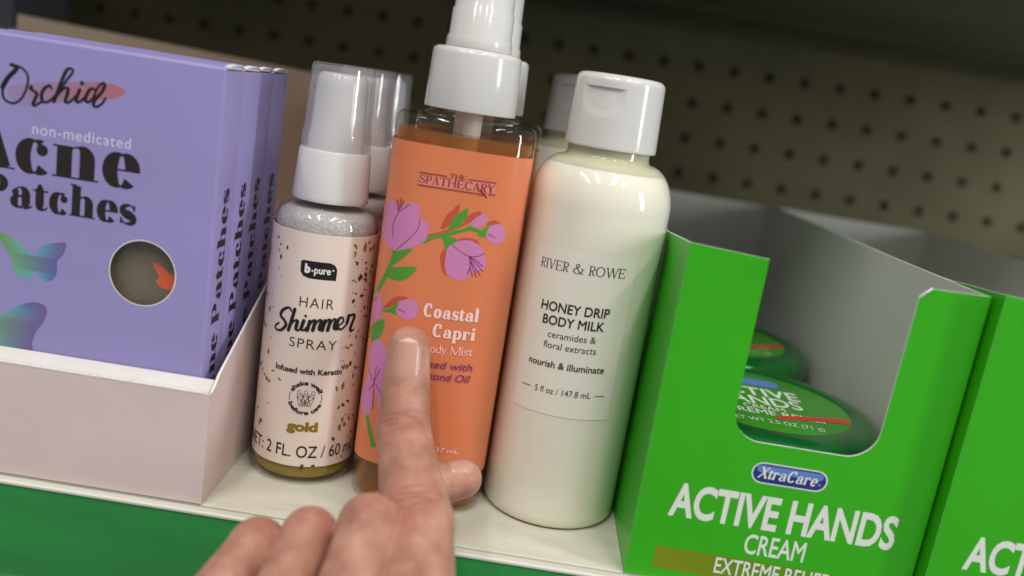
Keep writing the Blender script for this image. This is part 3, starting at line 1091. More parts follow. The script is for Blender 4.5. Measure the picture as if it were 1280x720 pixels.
RS = roll(16.8)
k = Ink(0.03)
k.poly([(-3.1, 74.4), (-2.4, 74.9), (5.9, 74.9), (7.4, 74.3), (8.2, 72.9), (8.2, 69.4), (-0.2, 69.4), (-2.0, 69.9), (-3.0, 71.2)], 0)
k.h += 0.02
k.text('b', -1.7, 0.1, 71.2, 2.5, 1, bold=0.06)
k.disc(0.75, 71.9, 0.3, 1)
k.text('pure', 1.3, 6.3, 71.2, 2.2, 1, bold=0.022)
k.disc(7.0, 72.6, 0.28, 1)
k.text('HAIR', -2.2, 8.4, 60.1, 3.3, 0, bold=-0.008, spacing=1.15)
k.text('SPRAY', -4.2, 10.8, 46.8, 3.1, 0, bold=-0.008, spacing=1.12)
k.text('Infused with Keratin', -8.3, 13.8, 38.3, 1.75, 0, bold=0.03, tilt=0.6)
k.text('gold', -2.2, 7.7, 19.2, 2.9, 2, bold=0.05)
k.text('NET: 2 FL. OZ / 60 mL', -19.8, 24.2, 10.0, 4.0, 0, bold=0.004)
C0 = (2.8, 30.5)
k.text('shake well', 0, 10, 0, 1.35, 0, bold=0.035, arc=(C0[0], C0[1], 4.35, R(158), R(22), False))
k.text('before use', 0, 10, 0, 1.35, 0, bold=0.035, arc=(C0[0], C0[1], 5.7, R(202), R(338), True))
for a0, a1 in ((-18, 16), (164, 198)):
    k.ribbon([(C0[0] + 5.1 * math.cos(R(a0 + (a1 - a0) * i / 8)), C0[1] + 5.1 * math.sin(R(a0 + (a1 - a0) * i / 8))) for i in range(9)], 0.16)
for dx, an in ((-1.5, 18), (0.0, 0), (1.6, -20)):
    def rot(p):
        x, y = p; c, s_ = math.cos(R(an)), math.sin(R(an))
        return (C0[0] + dx + x * c - y * s_, C0[1] - 0.2 + x * s_ + y * c)
    for ln in ([(-0.95, -2.5), (-0.95, 0.9), (-0.5, 1.3), (-0.5, 2.4), (0, 2.8), (0.5, 2.4), (0.5, 1.3), (0.95, 0.9), (0.95, -2.5), (-0.95, -2.5)], [(-0.95, 0.7), (0.95, 0.7)], [(-0.5, 1.5), (0.5, 1.5)], [(-0.9, -2.3), (0.9, 0.6)], [(-0.9, 0.6), (0.9, -2.3)]):
        k.ribbon([rot(p) for p in ln], 0.13)
for nm, p in SHIM.items():
    if nm == 'idot':
        k.disc(p[0][0], p[0][1], 0.42, 0)
    else:
        k.stroke(p, 1.12, 0, wmin=0.6)
k.build('label_lettering', [m_inkb, m_white, m_gink], lab, RS, 1.0)
# scattered flakes
k = Ink(0.02)
random.seed(11)
big = [(17.5, 79.8, 2.0, 2), (13.5, 80.5, 1.2, 2), (20.6, 79.2, 1.3, 0), (12.6, 33.6, 1.5, 2), (15.0, 34.4, 1.6, 2), (15.6, 19.6, 1.8, 0), (17.6, 20.6, 1.3, 0), (16.4, 48.0, 1.4, 0), (17.0, 41.5, 1.3, 1),
       (16.0, 27.5, 1.2, 1), (18.0, 28.4, 1.1, 1), (19.2, 37.0, 1.2, 1), (-9.5, 37.0, 1.1, 0), (-6.4, 35.0, 1.0, 0), (4.0, 6.9, 1.3, 1), (7.5, 7.1, 0.9, 1), (-10.8, 33.2, 0.9, 0), (21, 60, 1.2, 1), (20, 66, 1.0, 1), (6.5, 80.0, 0.9, 1), (-8.5, 77.5, 0.9, 1), (-11, 74, 0.9, 1)]
for q in range(130):
    sd = random.choice((-1, 1, 1))
    x = (13.0 + random.random() * 11) if sd > 0 else (-9.0 - random.random() * 11)
    big.append((x, random.uniform(8, 82), random.choice((0.35, 0.5, 0.7, 0.95, 1.25)), random.choice((0, 1, 1, 1, 2))))
for (x, y, r0, c) in big:
    if 8.8 < y < 15.2 or (y > 68 and -4 < x < 9):
        continue
    n = random.randint(5, 8)
    an = random.uniform(0, 3.14)
    el = random.uniform(0.35, 0.75)
    pts = []
    for i in range(n):
        a = 2 * math.pi * i / n
        rr = r0 * random.uniform(0.55, 1.1) * 0.95
        px, py = rr * math.cos(a), rr * el * math.sin(a)
        pts.append((x + px * math.cos(an) - py * math.sin(an), y + px * math.sin(an) + py * math.cos(an)))
    k.poly(pts, c)
k.build('flake_print', [m_fl1, m_fl2, m_fl3], lab, RS, 1.0)
b = MB(); b.lathe([(10.6, 91.9), (11.9, 92.0), (12.05, 92.4), (12.0, 93.5), (11.2, 107.2), (10.9, 107.8), (9.0, 108)], 96); b.build('collar', m_plast, spray, smooth=40)
b = MB(); b.lathe([(8.9, 108.0), (8.9, 112), (8.4, 114), (8.0, 127), (7.6, 130.2), (6.6, 131.3), (3, 131.6)], 96); b.build('spray_nozzle', m_plast, spray, smooth=40)
b = MB()
b.lathe([(10.75, 108.1), (10.95, 108.3), (10.6, 113.8), (10.35, 114.2), (9.85, 132.6), (9.5, 133.7), (8.6, 134.1), (0.4, 134.15), (0.4, 133.3), (8.3, 133.3), (9.1, 132.6), (9.6, 114.2), (9.9, 113.5), (10.1, 108.1)], 96, cap0=False, cap1=False)
b.build('overcap', m_frost, spray, smooth=40)
copy_tree(spray, 'hair shimmer spray bottle second in its row, its cap showing behind the front one', (SX + 0.5, SY + 38, 0.15), rz=0.15)
copy_tree(spray, 'hair shimmer spray bottle third in its row, darkest and farthest back', (SX + 0.5, SY + 75, 0.15), rz=-0.2)

# ------------------------------------------------------------------ body mists
m_amber = shell_mat('amber_mist', (250, 204, 136), 0.05, 1.15, ((236, 170, 92), 0.38))
m_coral = mat('coral_label', (222, 127, 84), 0.33, noise=(24, 0.02), coat=0.15)
m_mauve = mat('mauve_ink', (206, 130, 178), 0.4)
m_leaf = mat('leaf_ink', (84, 150, 52), 0.4)
m_shad = mat('dark_coral_ink', (196, 84, 62), 0.4)
m_wine = mat('wine_ink', (122, 36, 62), 0.4)
m_plum = mat('plum_ink', (132, 44, 112), 0.4)
m_blush = mat('blush_ink', (250, 212, 206), 0.45)
m_tint = mat('brand_tint_ink', (228, 136, 116), 0.4)
MX, MY, MA, MBB, MN = -21.4, 34.0, 21.6, 16.1, 3.2


def sup(f0, a_=MA, b_=MBB):
    def fn(an, r_):
        s_, c = math.sin(an), math.cos(an)
        q = (abs(s_ / a_) ** MN + abs(c / b_) ** MN) ** (-1.0 / MN)
        # offset from the full section by r_ (negative = inwards)
        k_ = (min(a_, b_) + r_) / min(a_, b_)
        qa = (abs(s_ / (a_ + r_)) ** MN + abs(c / (b_ + r_)) ** MN) ** (-1.0 / MN)
        return qa * s_, -qa * c
    return fn


mist = thing('body_mist_bottle', 'coral labelled floral body mist bottle with white pump, in front', 'mist bottle', (MX, MY, 0.15), 'coral body mist bottles')
SH_ = sup(0)
b = MB(); b.lathe([(-3.0, 0), (-0.9, 0.25), (-0.25, 1.0), (0, 2.4), (0, 121.4), (-0.25, 122.8), (-0.9, 123.7), (-2.0, 124.3), (-5.0, 124.8)], 160, shape=SH_, cap1=False)
k0 = len(b.v)
b.lathe([(14.2, 125.1), (12.2, 125.5), (11.8, 126), (11.8, 128)], 160, cap0=False)
# bridge the shouldered section to the round neck
seg = 160
ra, rb = 8 * seg, k0
for j in range(seg):
    j2 = (j + 1) % seg
    b.f.append((ra + j, ra + j2, rb + j2, rb + j)); b.m.append(0)
b.build('bottle', m_clear, mist, smooth=55)
b = MB(); b.lathe([(-4, 1.6), (-1.8, 1.9), (-0.95, 3.4), (-0.95, 119.2)], 128, shape=SH_); b.build('amber_mist', m_amber, mist, smooth=50)
b = MB(); b.lathe([(3.0, 6), (3.0, 113.0)], 24); b.lathe([(3.9, 113.2), (3.9, 118.9), (4.3, 119.2), (4.3, 127)], 24); b.build('dip_tube', mat('dip_tube', (236, 226, 214), 0.4), mist, smooth=40)
# the label goes round the front and both sides
b = MB()
nA = 150
for i in range(nA + 1):
    an = -2.45 + 4.9 * i / nA
    for z in (13.4, 115.6):
        x, y = SH_(an, 0.14)
        b.v.append((x, y, z))
for i in range(nA):
    b.f.append((2 * i, 2 * i + 2, 2 * i + 3, 2 * i + 1)); b.m.append(0)
mlab = b.build('label', m_coral, mist, smooth=60, fixn=False)


def sup_map(x, y, h):
    x = max(-MA * 0.999, min(MA * 0.999, x))
    yy = (MBB + 0.14) * (1 - (abs(x) / (MA + 0.14)) ** MN) ** (1 / MN)
    nx = (abs(x) / MA) ** (MN - 1) / MA * (1 if x > 0 else -1); ny = (yy / MBB) ** (MN - 1) / MBB
    l = math.hypot(nx, ny)
    return (x + h * nx / l, -(yy + h * ny / l), y - 0.15)


k = Ink(0.03)
for nm in ('sh_leaf', 'sh_bud1', 'sh_bud2', 'sh_stem', 'sh_fl'):
    k.poly(FLOW[nm], 2, 5)
k.poly(FLOW2['shR'], 2, 5)
for nm in ('stem2',):
    k.ribbon(catmull(FLOW[nm], 8), 1.5, 1)
k.ribbon(catmull(FLOW['stem1'], 8), 1.1, 1)
for nm in ('calyxF', 'leafA', 'calyx1', 'calyx2', 'leafB', 'leafC'):
    k.poly(FLOW[nm], 1, 5)
for nm in ('calR', 'leaf'):
    k.poly(FLOW2[nm], 1, 5)
k.ribbon(catmull(FLOW2['stem'], 8), [1.0 + 0.8 * i / 16 for i in range(17)], 1)
for nm in ('tulip', 'flower', 'bud1', 'bud2'):
    k.poly(FLOW[nm], 0, 5)
for nm in ('budL', 'budR', 'pet'):
    k.poly(FLOW2[nm], 0, 5)
for nm in ('tl1', 'tl2', 'fl1', 'fl2', 'bl2'):
    k.ribbon(catmull(FLOW[nm], 6), 0.22, 3)
for nm in ('st1', 'st2', 'st3', 'f1', 'f2', 'f3', 'f4', 'f5', 'f6'):
    k.ribbon(catmull(FLOW[nm], 6), 0.28, 4 if nm[0] == 'f' else 3)
for nm in ('p1', 'p2', 'p3', 'p4', 'p5', 'p6', 'budRl'):
    k.ribbon(catmull(FLOW2[nm], 6), 0.24, 4)
k.build('floral_print', [m_mauve, m_leaf, m_shad, m_wine, m_plum], mlab, sup_map, 1.2)
k = Ink(0.03)
o_ = lambda x: x - MX
k.poly([(o_(-31.9), 103.9), (o_(-9.6), 104.5), (o_(-9.6), 107.3), (o_(-31.9), 106.7)], 0)
REG = style(0.10, 0.034, 0.47, 0.70, 0.72, 0.2, 0.045)
k.h += 0.02
k.serif('SPATHECARY', o_(-31.9), o_(-9.7), 104.35, 3.35, REG, 1, tilt=0.6)
k.serif('THE', o_(-23.2), o_(-18.3), 107.05, 1.9, REG, 1, tilt=0.3)
for xa_, xb_, z in ((-32.3, -24.0, 107.3), (-17.6, -9.4, 107.5), (-32.3, -13.6, 103.6), (-11.2, -9.2, 104.0)):
    k.ribbon([(o_(xa_), z), (o_(xb_), z + 0.12)], 0.26, 1)
k.ribbon([(o_(-14.0), 104.9), (o_(-11.6), 103.0)], 0.42, 1); k.ribbon([(o_(-13.9), 103.1), (o_(-11.9), 104.3)], 0.2, 1)
COA = style(0.17, 0.055, 0.46, 0.70, 0.74, 0.10, 0.02, 1.0)
k.serif('Coastal', o_(-25.0), o_(-8.7), 64.2, 6.0, COA, 2, tilt=2.0)
k.serif('Capri', o_(-21.4), o_(-8.9), 58.3, 5.9, COA, 2, tilt=2.0)
k.serif('Body Mist', o_(-23.8), o_(-9.0), 53.1, 3.8, style(0.065, 0.038, 0.45, 0.68, 0.70, 0.22, 0.03), 2, tilt=3.0)
k.text('infused with', o_(-27.5), o_(-8.2), 48.2, 2.3, 3, bold=0.006, shear=0.2, tilt=2.2)
k.text('Almond Oil', o_(-26.0), o_(-8.4), 44.4, 2.4, 3, bold=0.006, shear=0.2, tilt=2.2)
k.text('8 fl oz / 237 mL', o_(-27.0), o_(-8.6), 21.2, 1.5, 2, bold=0.0, tilt=0)
k.build('label_lettering', [m_tint, m_wine, m_blush, m_plum], mlab, sup_map, 1.5)
b = MB(); b.lathe([(12.6, 126.2), (14.0, 126.35), (14.1, 126.7), (13.6, 142.6), (13.35, 143.7), (12.4, 144.4), (9, 144.5)], 112); b.build('collar', m_plast, mist, smooth=45)
b = MB(); b.lathe([(9.9, 144.6), (10.1, 144.9), (9.9, 147.6), (9.5, 148.3), (9.3, 155.8), (8.9, 156.3), (8.6, 168), (8.2, 172), (6.5, 173.6), (3, 174)], 96); b.build('pump_head', m_plast, mist, smooth=40)
copy_tree(mist, 'second coral body mist bottle, its pale pump and collar peeking out behind the front one', (MX + 1.6, MY + 35.5, 0.15))

# ------------------------------------------------------------------ body milk
LX, LY, LR = 23.4, 41.0, 22.55
m_milk = mat('milk_plastic', (235, 230, 212), 0.09, coat=0.5, sss=0.3, sssc=(1, 0.9, 0.75))
m_neck = mat('neck_plastic', (196, 194, 164), 0.12, sss=0.2)
m_paper = mat('milk_label', (235, 231, 216), 0.16, noise=(40, 0.012))
milk = thing('body_milk_bottle', 'white body milk bottle with flip cap and pale square label, in front', 'lotion bottle', (LX, LY, 0.15), 'white body milk bottles')
b = MB()
prof = [(17, 0), (20.6, 0.15), (21.9, 0.8), (22.4, 2.0), (22.55, 4.0), (22.55, 104.0)]
hs = []
for a in range(5, 86, 5):
    q = R(a)
    (prof if a <= 55 else hs).append((22.55 - 9.2 * (1 - math.cos(q)), 104.0 + 14.2 * math.sin(q)))
b.lathe(prof, 144)
b.build('bottle', m_milk, milk, smooth=50)
b = MB(); b.lathe([prof[-1]] + hs + [(13.3, 118.6), (13.0, 119.6), (13.0, 122.4)], 96); b.build('neck', m_neck, milk, smooth=50)
b = MB()
nA = 60
for i in range(nA + 1):
    s_ = -20.3 + 34.0 * i / nA
    for z in (38.6, 91.2):
        b.v.append(((LR + 0.12) * math.sin(s_ / LR), -(LR + 0.12) * math.cos(s_ / LR), z + 0.018 * (s_ + 3.3)))
for i in range(nA):
    b.f.append((2 * i, 2 * i + 2, 2 * i + 3, 2 * i + 1)); b.m.append(0)
llab = b.build('label', m_paper, milk, smooth=60, fixn=False)
k = Ink(0.03)
RW = style(0.075, 0.036, 0.47, 0.70, 0.72, 0.24, 0.05)
k.serif('RIVER & ROWE', -17.3, 9.9, 84.1, 4.25, RW, 0, tilt=2.0)
k.text('HONEY DRIP', -14.4, 7.3, 71.4, 2.9, 0, bold=0.016, tilt=2.2)
k.text('BODY MILK', -13.1, 6.4, 67.2, 2.8, 0, bold=0.016, tilt=2.2)
k.text('ceramides &', -10.5, 4.5, 63.3, 2.1, 0, bold=-0.004, tilt=2.2)
k.text('floral extracts', -11.4, 5.2, 59.8, 2.1, 0, bold=-0.004, tilt=2.2)
k.text('nourish & illuminate', -15.6, 8.9, 53.6, 2.1, 0, bold=0.012, tilt=2.2)
k.text('5 fl oz / 147.8 mL', -11.8, 6.0, 45.4, 1.95, 0, bold=-0.004, tilt=2.2)
k.ribbon([(-16.8, 46.2), (-13.4, 46.3)], 0.2); k.ribbon([(7.2, 46.9), (10.6, 47.0)], 0.2)
RL = lambda x, y, h: ((LR + 0.12 + h) * math.sin(x / LR), -(LR + 0.12 + h) * math.cos(x / LR), y - 0.15)
k.build('label_lettering', m_inkbr, llab, RL, 1.2)


def dent(a, z, x, y):
    a = (a + math.pi) % (2 * math.pi) - math.pi
    s_ = (a + 0.42) / 0.50                  # thumb hollow centred a little left of the front
    u = (139.6 - z) / 9.0
    if abs(s_) < 1 and 0 <= u <= 1:
        wall = max(0.0, 1 - (s_ * s_) - max(0, u - 0.35) ** 2 * 2.4)
        d = 0.8 * min(1.0, wall * 1.6) * (1 - 0.75 * u)
        r0 = math.hypot(x, y)
        return x * (r0 - d) / r0, y * (r0 - d) / r0
    return x, y


b = MB()
pr = [(13.4, 121.6), (14.5, 121.7), (14.65, 122.0)]
for i in range(61):
    z = 122.3 + 19.2 * i / 60
    pr.append((14.65 - 0.7 * i / 60, z))
for a in range(8, 91, 8):
    pr.append((13.95 - 2.3 * (1 - math.cos(R(a))), 141.5 + 2.4 * math.sin(R(a))))
pr += [(8, 144.1), (2, 144.3)]
b.lathe(pr, 144, dent=dent)
b.build('flip_cap', m_plast, milk, smooth=35)
copy_tree(milk, 'white body milk bottle at the back, only its blurred cap edge showing', (LX - 6.5, LY + 76, 0.15))

# ------------------------------------------------------------------ green hand cream trays and tins
m_green = mat('green_card', (52, 172, 13), 0.34, noise=(14, 0.07), coat=0.12, bump=(24, 0.25, 0.002), nrough=0.09)
m_gin = mat('grey_card_inside', (206, 208, 199), 0.65, noise=(15, 0.05))
m_silver = mat('silver_ink', (222, 226, 216), 0.45)
m_blue = mat('navy_ink', (28, 48, 128), 0.3, coat=0.4)
m_blue2 = mat('sky_blue_ink', (96, 130, 196), 0.3)
gt = thing('cream_tray', 'bright green hand cream display tray with a U cutout showing the tins', 'display tray', (88.9, 0, 0.2), 'green hand cream trays')
GX = 42.3
ux0, ux1, uz, ur = -19.9, 22.4, 47.4, 9.0
out = [(-GX, 0), (GX, 0), (GX, 100.0), (25.7, 99.6), (24.9, 98.8), (24.1, 97.2), (ux1 + 0.6, 96.6)]
lean = 0.6
arcR = [(ux1 - ur + ur * math.cos(R(a)), uz + ur + ur * math.sin(R(a))) for a in range(0, -91, -9)]
arcL = [(ux0 + ur + ur * math.cos(R(a)), uz + ur + ur * math.sin(R(a))) for a in range(270, 179, -9)]
out += arcR + arcL + [(ux0, 100.6), (-GX, 101.8)]
b = MB(); b.prism(out, 0.0, 0.65, 'xz', (0, 1, 2))
for sx in (-1, 1):
    b.prism([(sx * (GX + 0.06), 0.6), (sx * (GX + 0.06), 0.2), (sx * (GX - 0.12), -0.04), (sx * (GX - 0.6), -0.04), (sx * (GX - 0.6), 0.6)], 0, 101.85 if sx < 0 else 100.05, 'xy', (2, 2, 0))
fp = b.build('front_panel', [m_green, m_gin, m_white], gt)
b = MB()
n = 8
for i in range(n):
    u0, u1 = i / n, (i + 1) / n
    f_ = lambda u: (22.9 + 2.9 * u, -0.15 - 0.5 * math.sin(math.pi * u), 96.5 + 3.0 * u ** 0.7)
    (xa_, ya_, za_), (xb_, yb_, zb_) = f_(u0), f_(u1)
    b.add([(xa_, ya_, za_), (xb_, yb_, zb_), (xb_ + 0.1, yb_ + .15, zb_ + 0.5), (xa_ - 0.25, ya_ + .15, za_ + 0.55), (xa_, 0.3, za_ - 0.3), (xb_, 0.3, zb_ - 0.3)], [(0, 1, 2, 3), (0, 4, 5, 1)])
b.build('torn_corner', m_white, gt, fixn=False)
b = MB(); b.prism([(0.05, 0), (241, 0), (241, 95.2), (42, 98.4), (0.05, 101.8)], -GX - 0.02, -GX + 0.6, 'yz', (0, 1, 2))
b.build('side_panel', [m_green, m_gin, m_white], gt)
b = MB(); b.prism([(0.7, 0), (241, 0), (241, 94.6), (0.7, 99.9)], GX - 0.62, GX - 0.02, 'yz', (1, 0, 2))
b.build('side_panel', [m_green, m_gin, m_white], gt)
b = MB(); b.prism([(-GX + 0.7, 0.6), (GX - 0.7, 0.6), (GX - 0.7, 94.3), (-GX + 0.7, 95.0)], 240.2, 240.9, 'xz', (0, 1, 2))
b.build('back_panel', [m_gin, m_green, m_white], gt)
b = MB(); b.box(-GX + 0.7, GX - 0.7, 0.7, 240, 0, 0.55); b.build('tray_floor', m_gin, gt)
fx = lambda x, y, h: (x - 88.9, -h, y - 0.2)
# olive band that fades out to the right
k = Ink(0.02)
n = 12
for i in range(n):
    xa_, xb_ = 54.6 + 62 * i / n, 54.6 + 62 * (i + 1) / n
    k.h = 0.02
    k.poly([(xa_, 3.2), (xb_, 3.2), (xb_, 10.4), (xa_, 10.7)], 0, color=lambda p: (*lin((138, 148, 16)), max(0.0, 0.78 * (1 - ((p[0] - 54.6) / 62.0) ** 1.2))))
k.build('band_print', m_grad, fp, fx, color=True)
k = Ink(0.04)
HV = dict(bold=0.022)
k.text('ACTIVE HANDS', 56.0, 123.2, 21.2, 9.9, 0, bold=0.03)
k.text('CREAM', 80.3, 98.4, 12.6, 6.2, 0, bold=0.012)
k.text('EXTREME RELIEF', 73.0, 107.0, 4.8, 5.0, 0, bold=0.012)


def pill(cx, cy, w, h, n=12):
    r0 = h / 2
    p = [(cx + w / 2 - r0 + r0 * math.cos(R(a)), cy + r0 * math.sin(R(a))) for a in range(-90, 91, 15)]
    return p + [(cx - w / 2 + r0 + r0 * math.cos(R(a)), cy + r0 * math.sin(R(a))) for a in range(90, 271, 15)]


k.poly(pill(88.6, 38.6, 22.4, 6.6), 0)
k.h += 0.012; k.poly(pill(88.6, 38.6, 21.5, 5.8), 1)
k.h += 0.012; k.poly(pill(88.6, 39.9, 19.6, 2.2), 2)
k.h += 0.012
k.serif('XtraCare', 79.4, 96.6, 37.0, 5.0, style(0.125, 0.06, 0.47, 0.70, 0.72, 0.15, 0.03, 1.0), 0, shear=0.22)
k.disc(97.6, 37.6, 0.45, 2)
k.build('front_lettering', [m_silver, m_blue, m_blue2], fp, fx)

tin = thing('cream_tin', 'green round hand cream tin at the front of the tray cutout', 'tin', (88.7, 46.4, 23.8), 'green hand cream tins')
m_tin = mat('tin_green', (22, 116, 46), 0.18, metal=0.45, coat=0.5)
m_tlab = mat('tin_label', (60, 146, 38), 0.3, noise=(20, 0.03))
m_red = mat('red_ink', (206, 60, 52), 0.4)
b = MB(); b.lathe([(37.6, 0), (39.6, 0.6), (40.2, 2), (40.2, 11.6)], 128); b.build('tin_base', m_tin, tin, smooth=40)
b = MB(); b.lathe([(40.3, 11.7), (40.8, 11.9), (41.0, 12.6), (40.9, 18.2), (40.2, 20.4), (38.4, 22.0), (35.5, 22.75), (31.4, 22.75), (30.6, 22.3)], 128); lid = b.build('lid', m_tin, tin, smooth=50)
b = MB(); b.lathe([(30.6, 22.32), (30.2, 22.45), (0.5, 22.5)], 96); tl = b.build('lid_label', m_tlab, lid, smooth=40)
k = Ink(0.03)
k.text('ACTIVE', -17, 16, 3.6, 8.0, 0, bold=0.016)
k.text('HANDS', -16, 14.5, -5.8, 8.0, 0, bold=0.016)
k.text('CREAM', -7, 7, -10.6, 3.6, 0, bold=0.004)
k.text('EXTREME RELIEF', -20, 20, -15.8, 4.2, 0, bold=0.012)
k.text('NET WT 2.5 OZ (71 g)', -15, 16, -23.4, 3.0, 0, bold=0.0)
k.poly(pill(0, 18.5, 24, 8), 1)
k.poly([(2, -15.4), (29.0, -7.4), (27.6, -12.4), (2, -18.4)], 2)
k.build('lid_lettering', [m_silver, m_blue2, m_red], tl, lambda x, y, h: (x, y, 22.5 + h))
lower = 'green hand cream tin in the lower layer under the front tin'
copy_tree(tin, 'green hand cream tin second from the front of the tray, in shade behind the first', (88.7, 129.0, 23.8), rz=0.2)
copy_tree(tin, 'lower green hand cream tin supporting the front tin', (88.7, 46.4, 0.9), rz=0.5)
copy_tree(tin, 'lower green hand cream tin supporting the second tin', (88.7, 129.0, 0.9), rz=0.9)
copy_tree(gt, 'second green hand cream display tray cut off by the right edge of the photo', (88.9 + 85.9, -4.6, 0.2))

# ------------------------------------------------------------------ the pointing hand
def rc(P, a, b_, ra, rb):
    a, b_ = np.array(a, np.float32), np.array(b_, np.float32)
    ab = b_ - a
    t = np.clip(((P - a) @ ab) / float(ab @ ab), 0, 1)
    d = np.sqrt((((P - a) - t[..., None] * ab) ** 2).sum(-1))
    return d - (ra + (rb - ra) * t)


def smin(a, b_, k_):
    h = np.clip(0.5 + 0.5 * (b_ - a) / k_, 0, 1)
    return b_ + (a - b_) * h - k_ * h * (1 - h)


IDX = [(-27.4, 9.3, 56.3), (-24.9, 0.5, 34.0), (-15.6, -22.0, 17.4), (-9.0, -62.0, 6.0)]
FING = [[(-28.4, -62, 6.5), (-26.8, -33.0, 20.4), (-26.0, -19.5, -3.0), (-27.0, -36, -12)],
        [(-45.2, -62, 4.0), (-42.0, -33.0, 14.8), (-41.0, -19.5, -8), (-40.0, -36, -17)],
        [(-62.0, -60, 2.0), (-55.2, -33.0, 9.4), (-54.5, -20, -13), (-53.0, -36, -22)]]
RAD = [(7.7, 7.9, 7.3, 6.8), (6.9, 7.1, 6.9, 6.6), (7.0, 7.2, 6.7, 6.3)]
THUMB = [(-38, -46, -12), (-27, -9, 9), (-15, 0.6, 17.6), (-5.6, 2.6, 20.6)]


def hand_sdf(P):
    d = rc(P, IDX[0], IDX[1], 6.3, 7.7)
    d = smin(d, rc(P, IDX[1], IDX[2], 7.7, 9.9), 1.5)
    d = smin(d, rc(P, IDX[2], IDX[3], 9.9, 10.6), 2.0)
    # flat nail bed and fuller finger pad
    palm = rc(P, (-13, -66, 0), (-40, -112, -62), 12, 19)
    for q in ((-30, -66, -1), (-46, -66, -3), (-61, -64, -5)):
        palm = smin(palm, rc(P, q, (-46, -112, -64), 8.6, 18), 5)
    for F_, r_ in zip(FING, RAD):
        f = rc(P, F_[0], F_[1], r_[0], r_[1])
        f = smin(f, rc(P, F_[1], F_[2], r_[1] * 0.98, r_[2]), 2.0)
        f = smin(f, rc(P, F_[2], F_[3], r_[2], r_[3]), 2.0)
        d = smin(d, f, 0.9)
    th = rc(P, THUMB[0], THUMB[1], 11, 7.6)
    th = smin(th, rc(P, THUMB[1], THUMB[2], 7.6, 6.6), 2)
    th = smin(th, rc(P, THUMB[2], THUMB[3], 6.6, 5.8), 2)
    d = smin(d, th, 0.8)
    d = smin(d, palm, 3.5)
    return smin(d, rc(P, (-43, -108, -58), (-58, -150, -112), 19, 24), 9)


def surface_nets(fn, lo, hi, st):
    xs = [np.arange(lo[i], hi[i] + st, st, dtype=np.float32) for i in range(3)]
    D = np.empty([len(x) for x in xs], np.float32)
    for i in range(0, len(xs[0]), 16):
        G = np.stack(np.meshgrid(xs[0][i:i + 16], xs[1], xs[2], indexing='ij'), -1)
        D[i:i + 16] = fn(G)
    S = D < 0
    nx, ny, nz = D.shape
    cnt = np.zeros((nx - 1, ny - 1, nz - 1), np.float32)
    acc = np.zeros((nx - 1, ny - 1, nz - 1, 3), np.float32)
    offs = [(i, j, k_) for i in (0, 1) for j in (0, 1) for k_ in (0, 1)]
    sl = lambda o: (slice(o[0], nx - 1 + o[0]), slice(o[1], ny - 1 + o[1]), slice(o[2], nz - 1 + o[2]))
    for o in offs:
        for ax in range(3):
            if o[ax]: continue
            o2 = list(o); o2[ax] = 1
            A, B = D[sl(o)], D[sl(o2)]
            m_ = (A < 0) != (B < 0)
            t = np.where(m_, A / np.where(A == B, 1, A - B), 0)
            for c in range(3):
                acc[..., c] += m_ * (o[c] + (t if c == ax else 0))
            cnt += m_
    act = cnt > 0
    idx = -np.ones(cnt.shape, np.int64)
    idx[act] = np.arange(act.sum())
    ii = np.argwhere(act)
    V = (ii + acc[act] / cnt[act][:, None]) * st + np.array(lo)
    Q = []
    for ax in range(3):
        u, v = (ax + 1) % 3, (ax + 2) % 3
        a = [slice(0, -1)] * 3
        a[ax] = slice(0, D.shape[ax] - 1)
        A = np.take(S, range(D.shape[ax] - 1), ax); B = np.take(S, range(1, D.shape[ax]), ax)
        for pt, flip in zip((np.argwhere(A & ~B), np.argwhere(~A & B)), (False, True)):
            ok = (pt[:, u] > 0) & (pt[:, v] > 0) & (pt[:, u] < D.shape[u] - 1) & (pt[:, v] < D.shape[v] - 1)
            pt = pt[ok]
            def g(du, dv):
                q = pt.copy(); q[:, u] -= du; q[:, v] -= dv
                return idx[q[:, 0], q[:, 1], q[:, 2]]
            quad = [g(1, 1), g(0, 1), g(0, 0), g(1, 0)]
            if flip: quad = quad[::-1]
            Q.append(np.stack(quad, 1))
    return V, np.concatenate(Q)


V, Q = surface_nets(hand_sdf, (-96, -178, -160), (20, 22, 68), 1.0)


def sdf_grad(P, e_=0.4):
    g = np.zeros_like(P)
    for c in range(3):
        dv = np.zeros(3, P.dtype); dv[c] = e_
        g[:, c] = hand_sdf(P + dv) - hand_sdf(P - dv)
    return g / np.maximum(np.linalg.norm(g, axis=1, keepdims=True), 1e-6)


V = V.astype(np.float32)
for _ in range(2):
    V = V - sdf_grad(V) * hand_sdf(V)[:, None]
me = bpy.data.meshes.new('hand')
me.from_pydata((V * MM).tolist(), [], Q.tolist())
me.update()
bm = bmesh.new(); bm.from_mesh(me)
sel = [e_ for e_ in bm.edges if min(v.co.z for v in e_.verts) > -0.03]
bmesh.ops.subdivide_edges(bm, edges=sel, cuts=1, use_grid_fill=True)
bm.to_mesh(me); bm.free()
V = np.empty(len(me.vertices) * 3, np.float32); me.vertices.foreach_get('co', V); V = V.reshape(-1, 3) / MM
near = V[:, 2] > -32
Vn = V[near]
Vn = Vn - sdf_grad(Vn) * hand_sdf(Vn)[:, None]
G = sdf_grad(Vn)
crease = np.zeros(len(Vn), np.float32); flush = np.zeros(len(Vn), np.float32)
rng = np.random.default_rng(3)


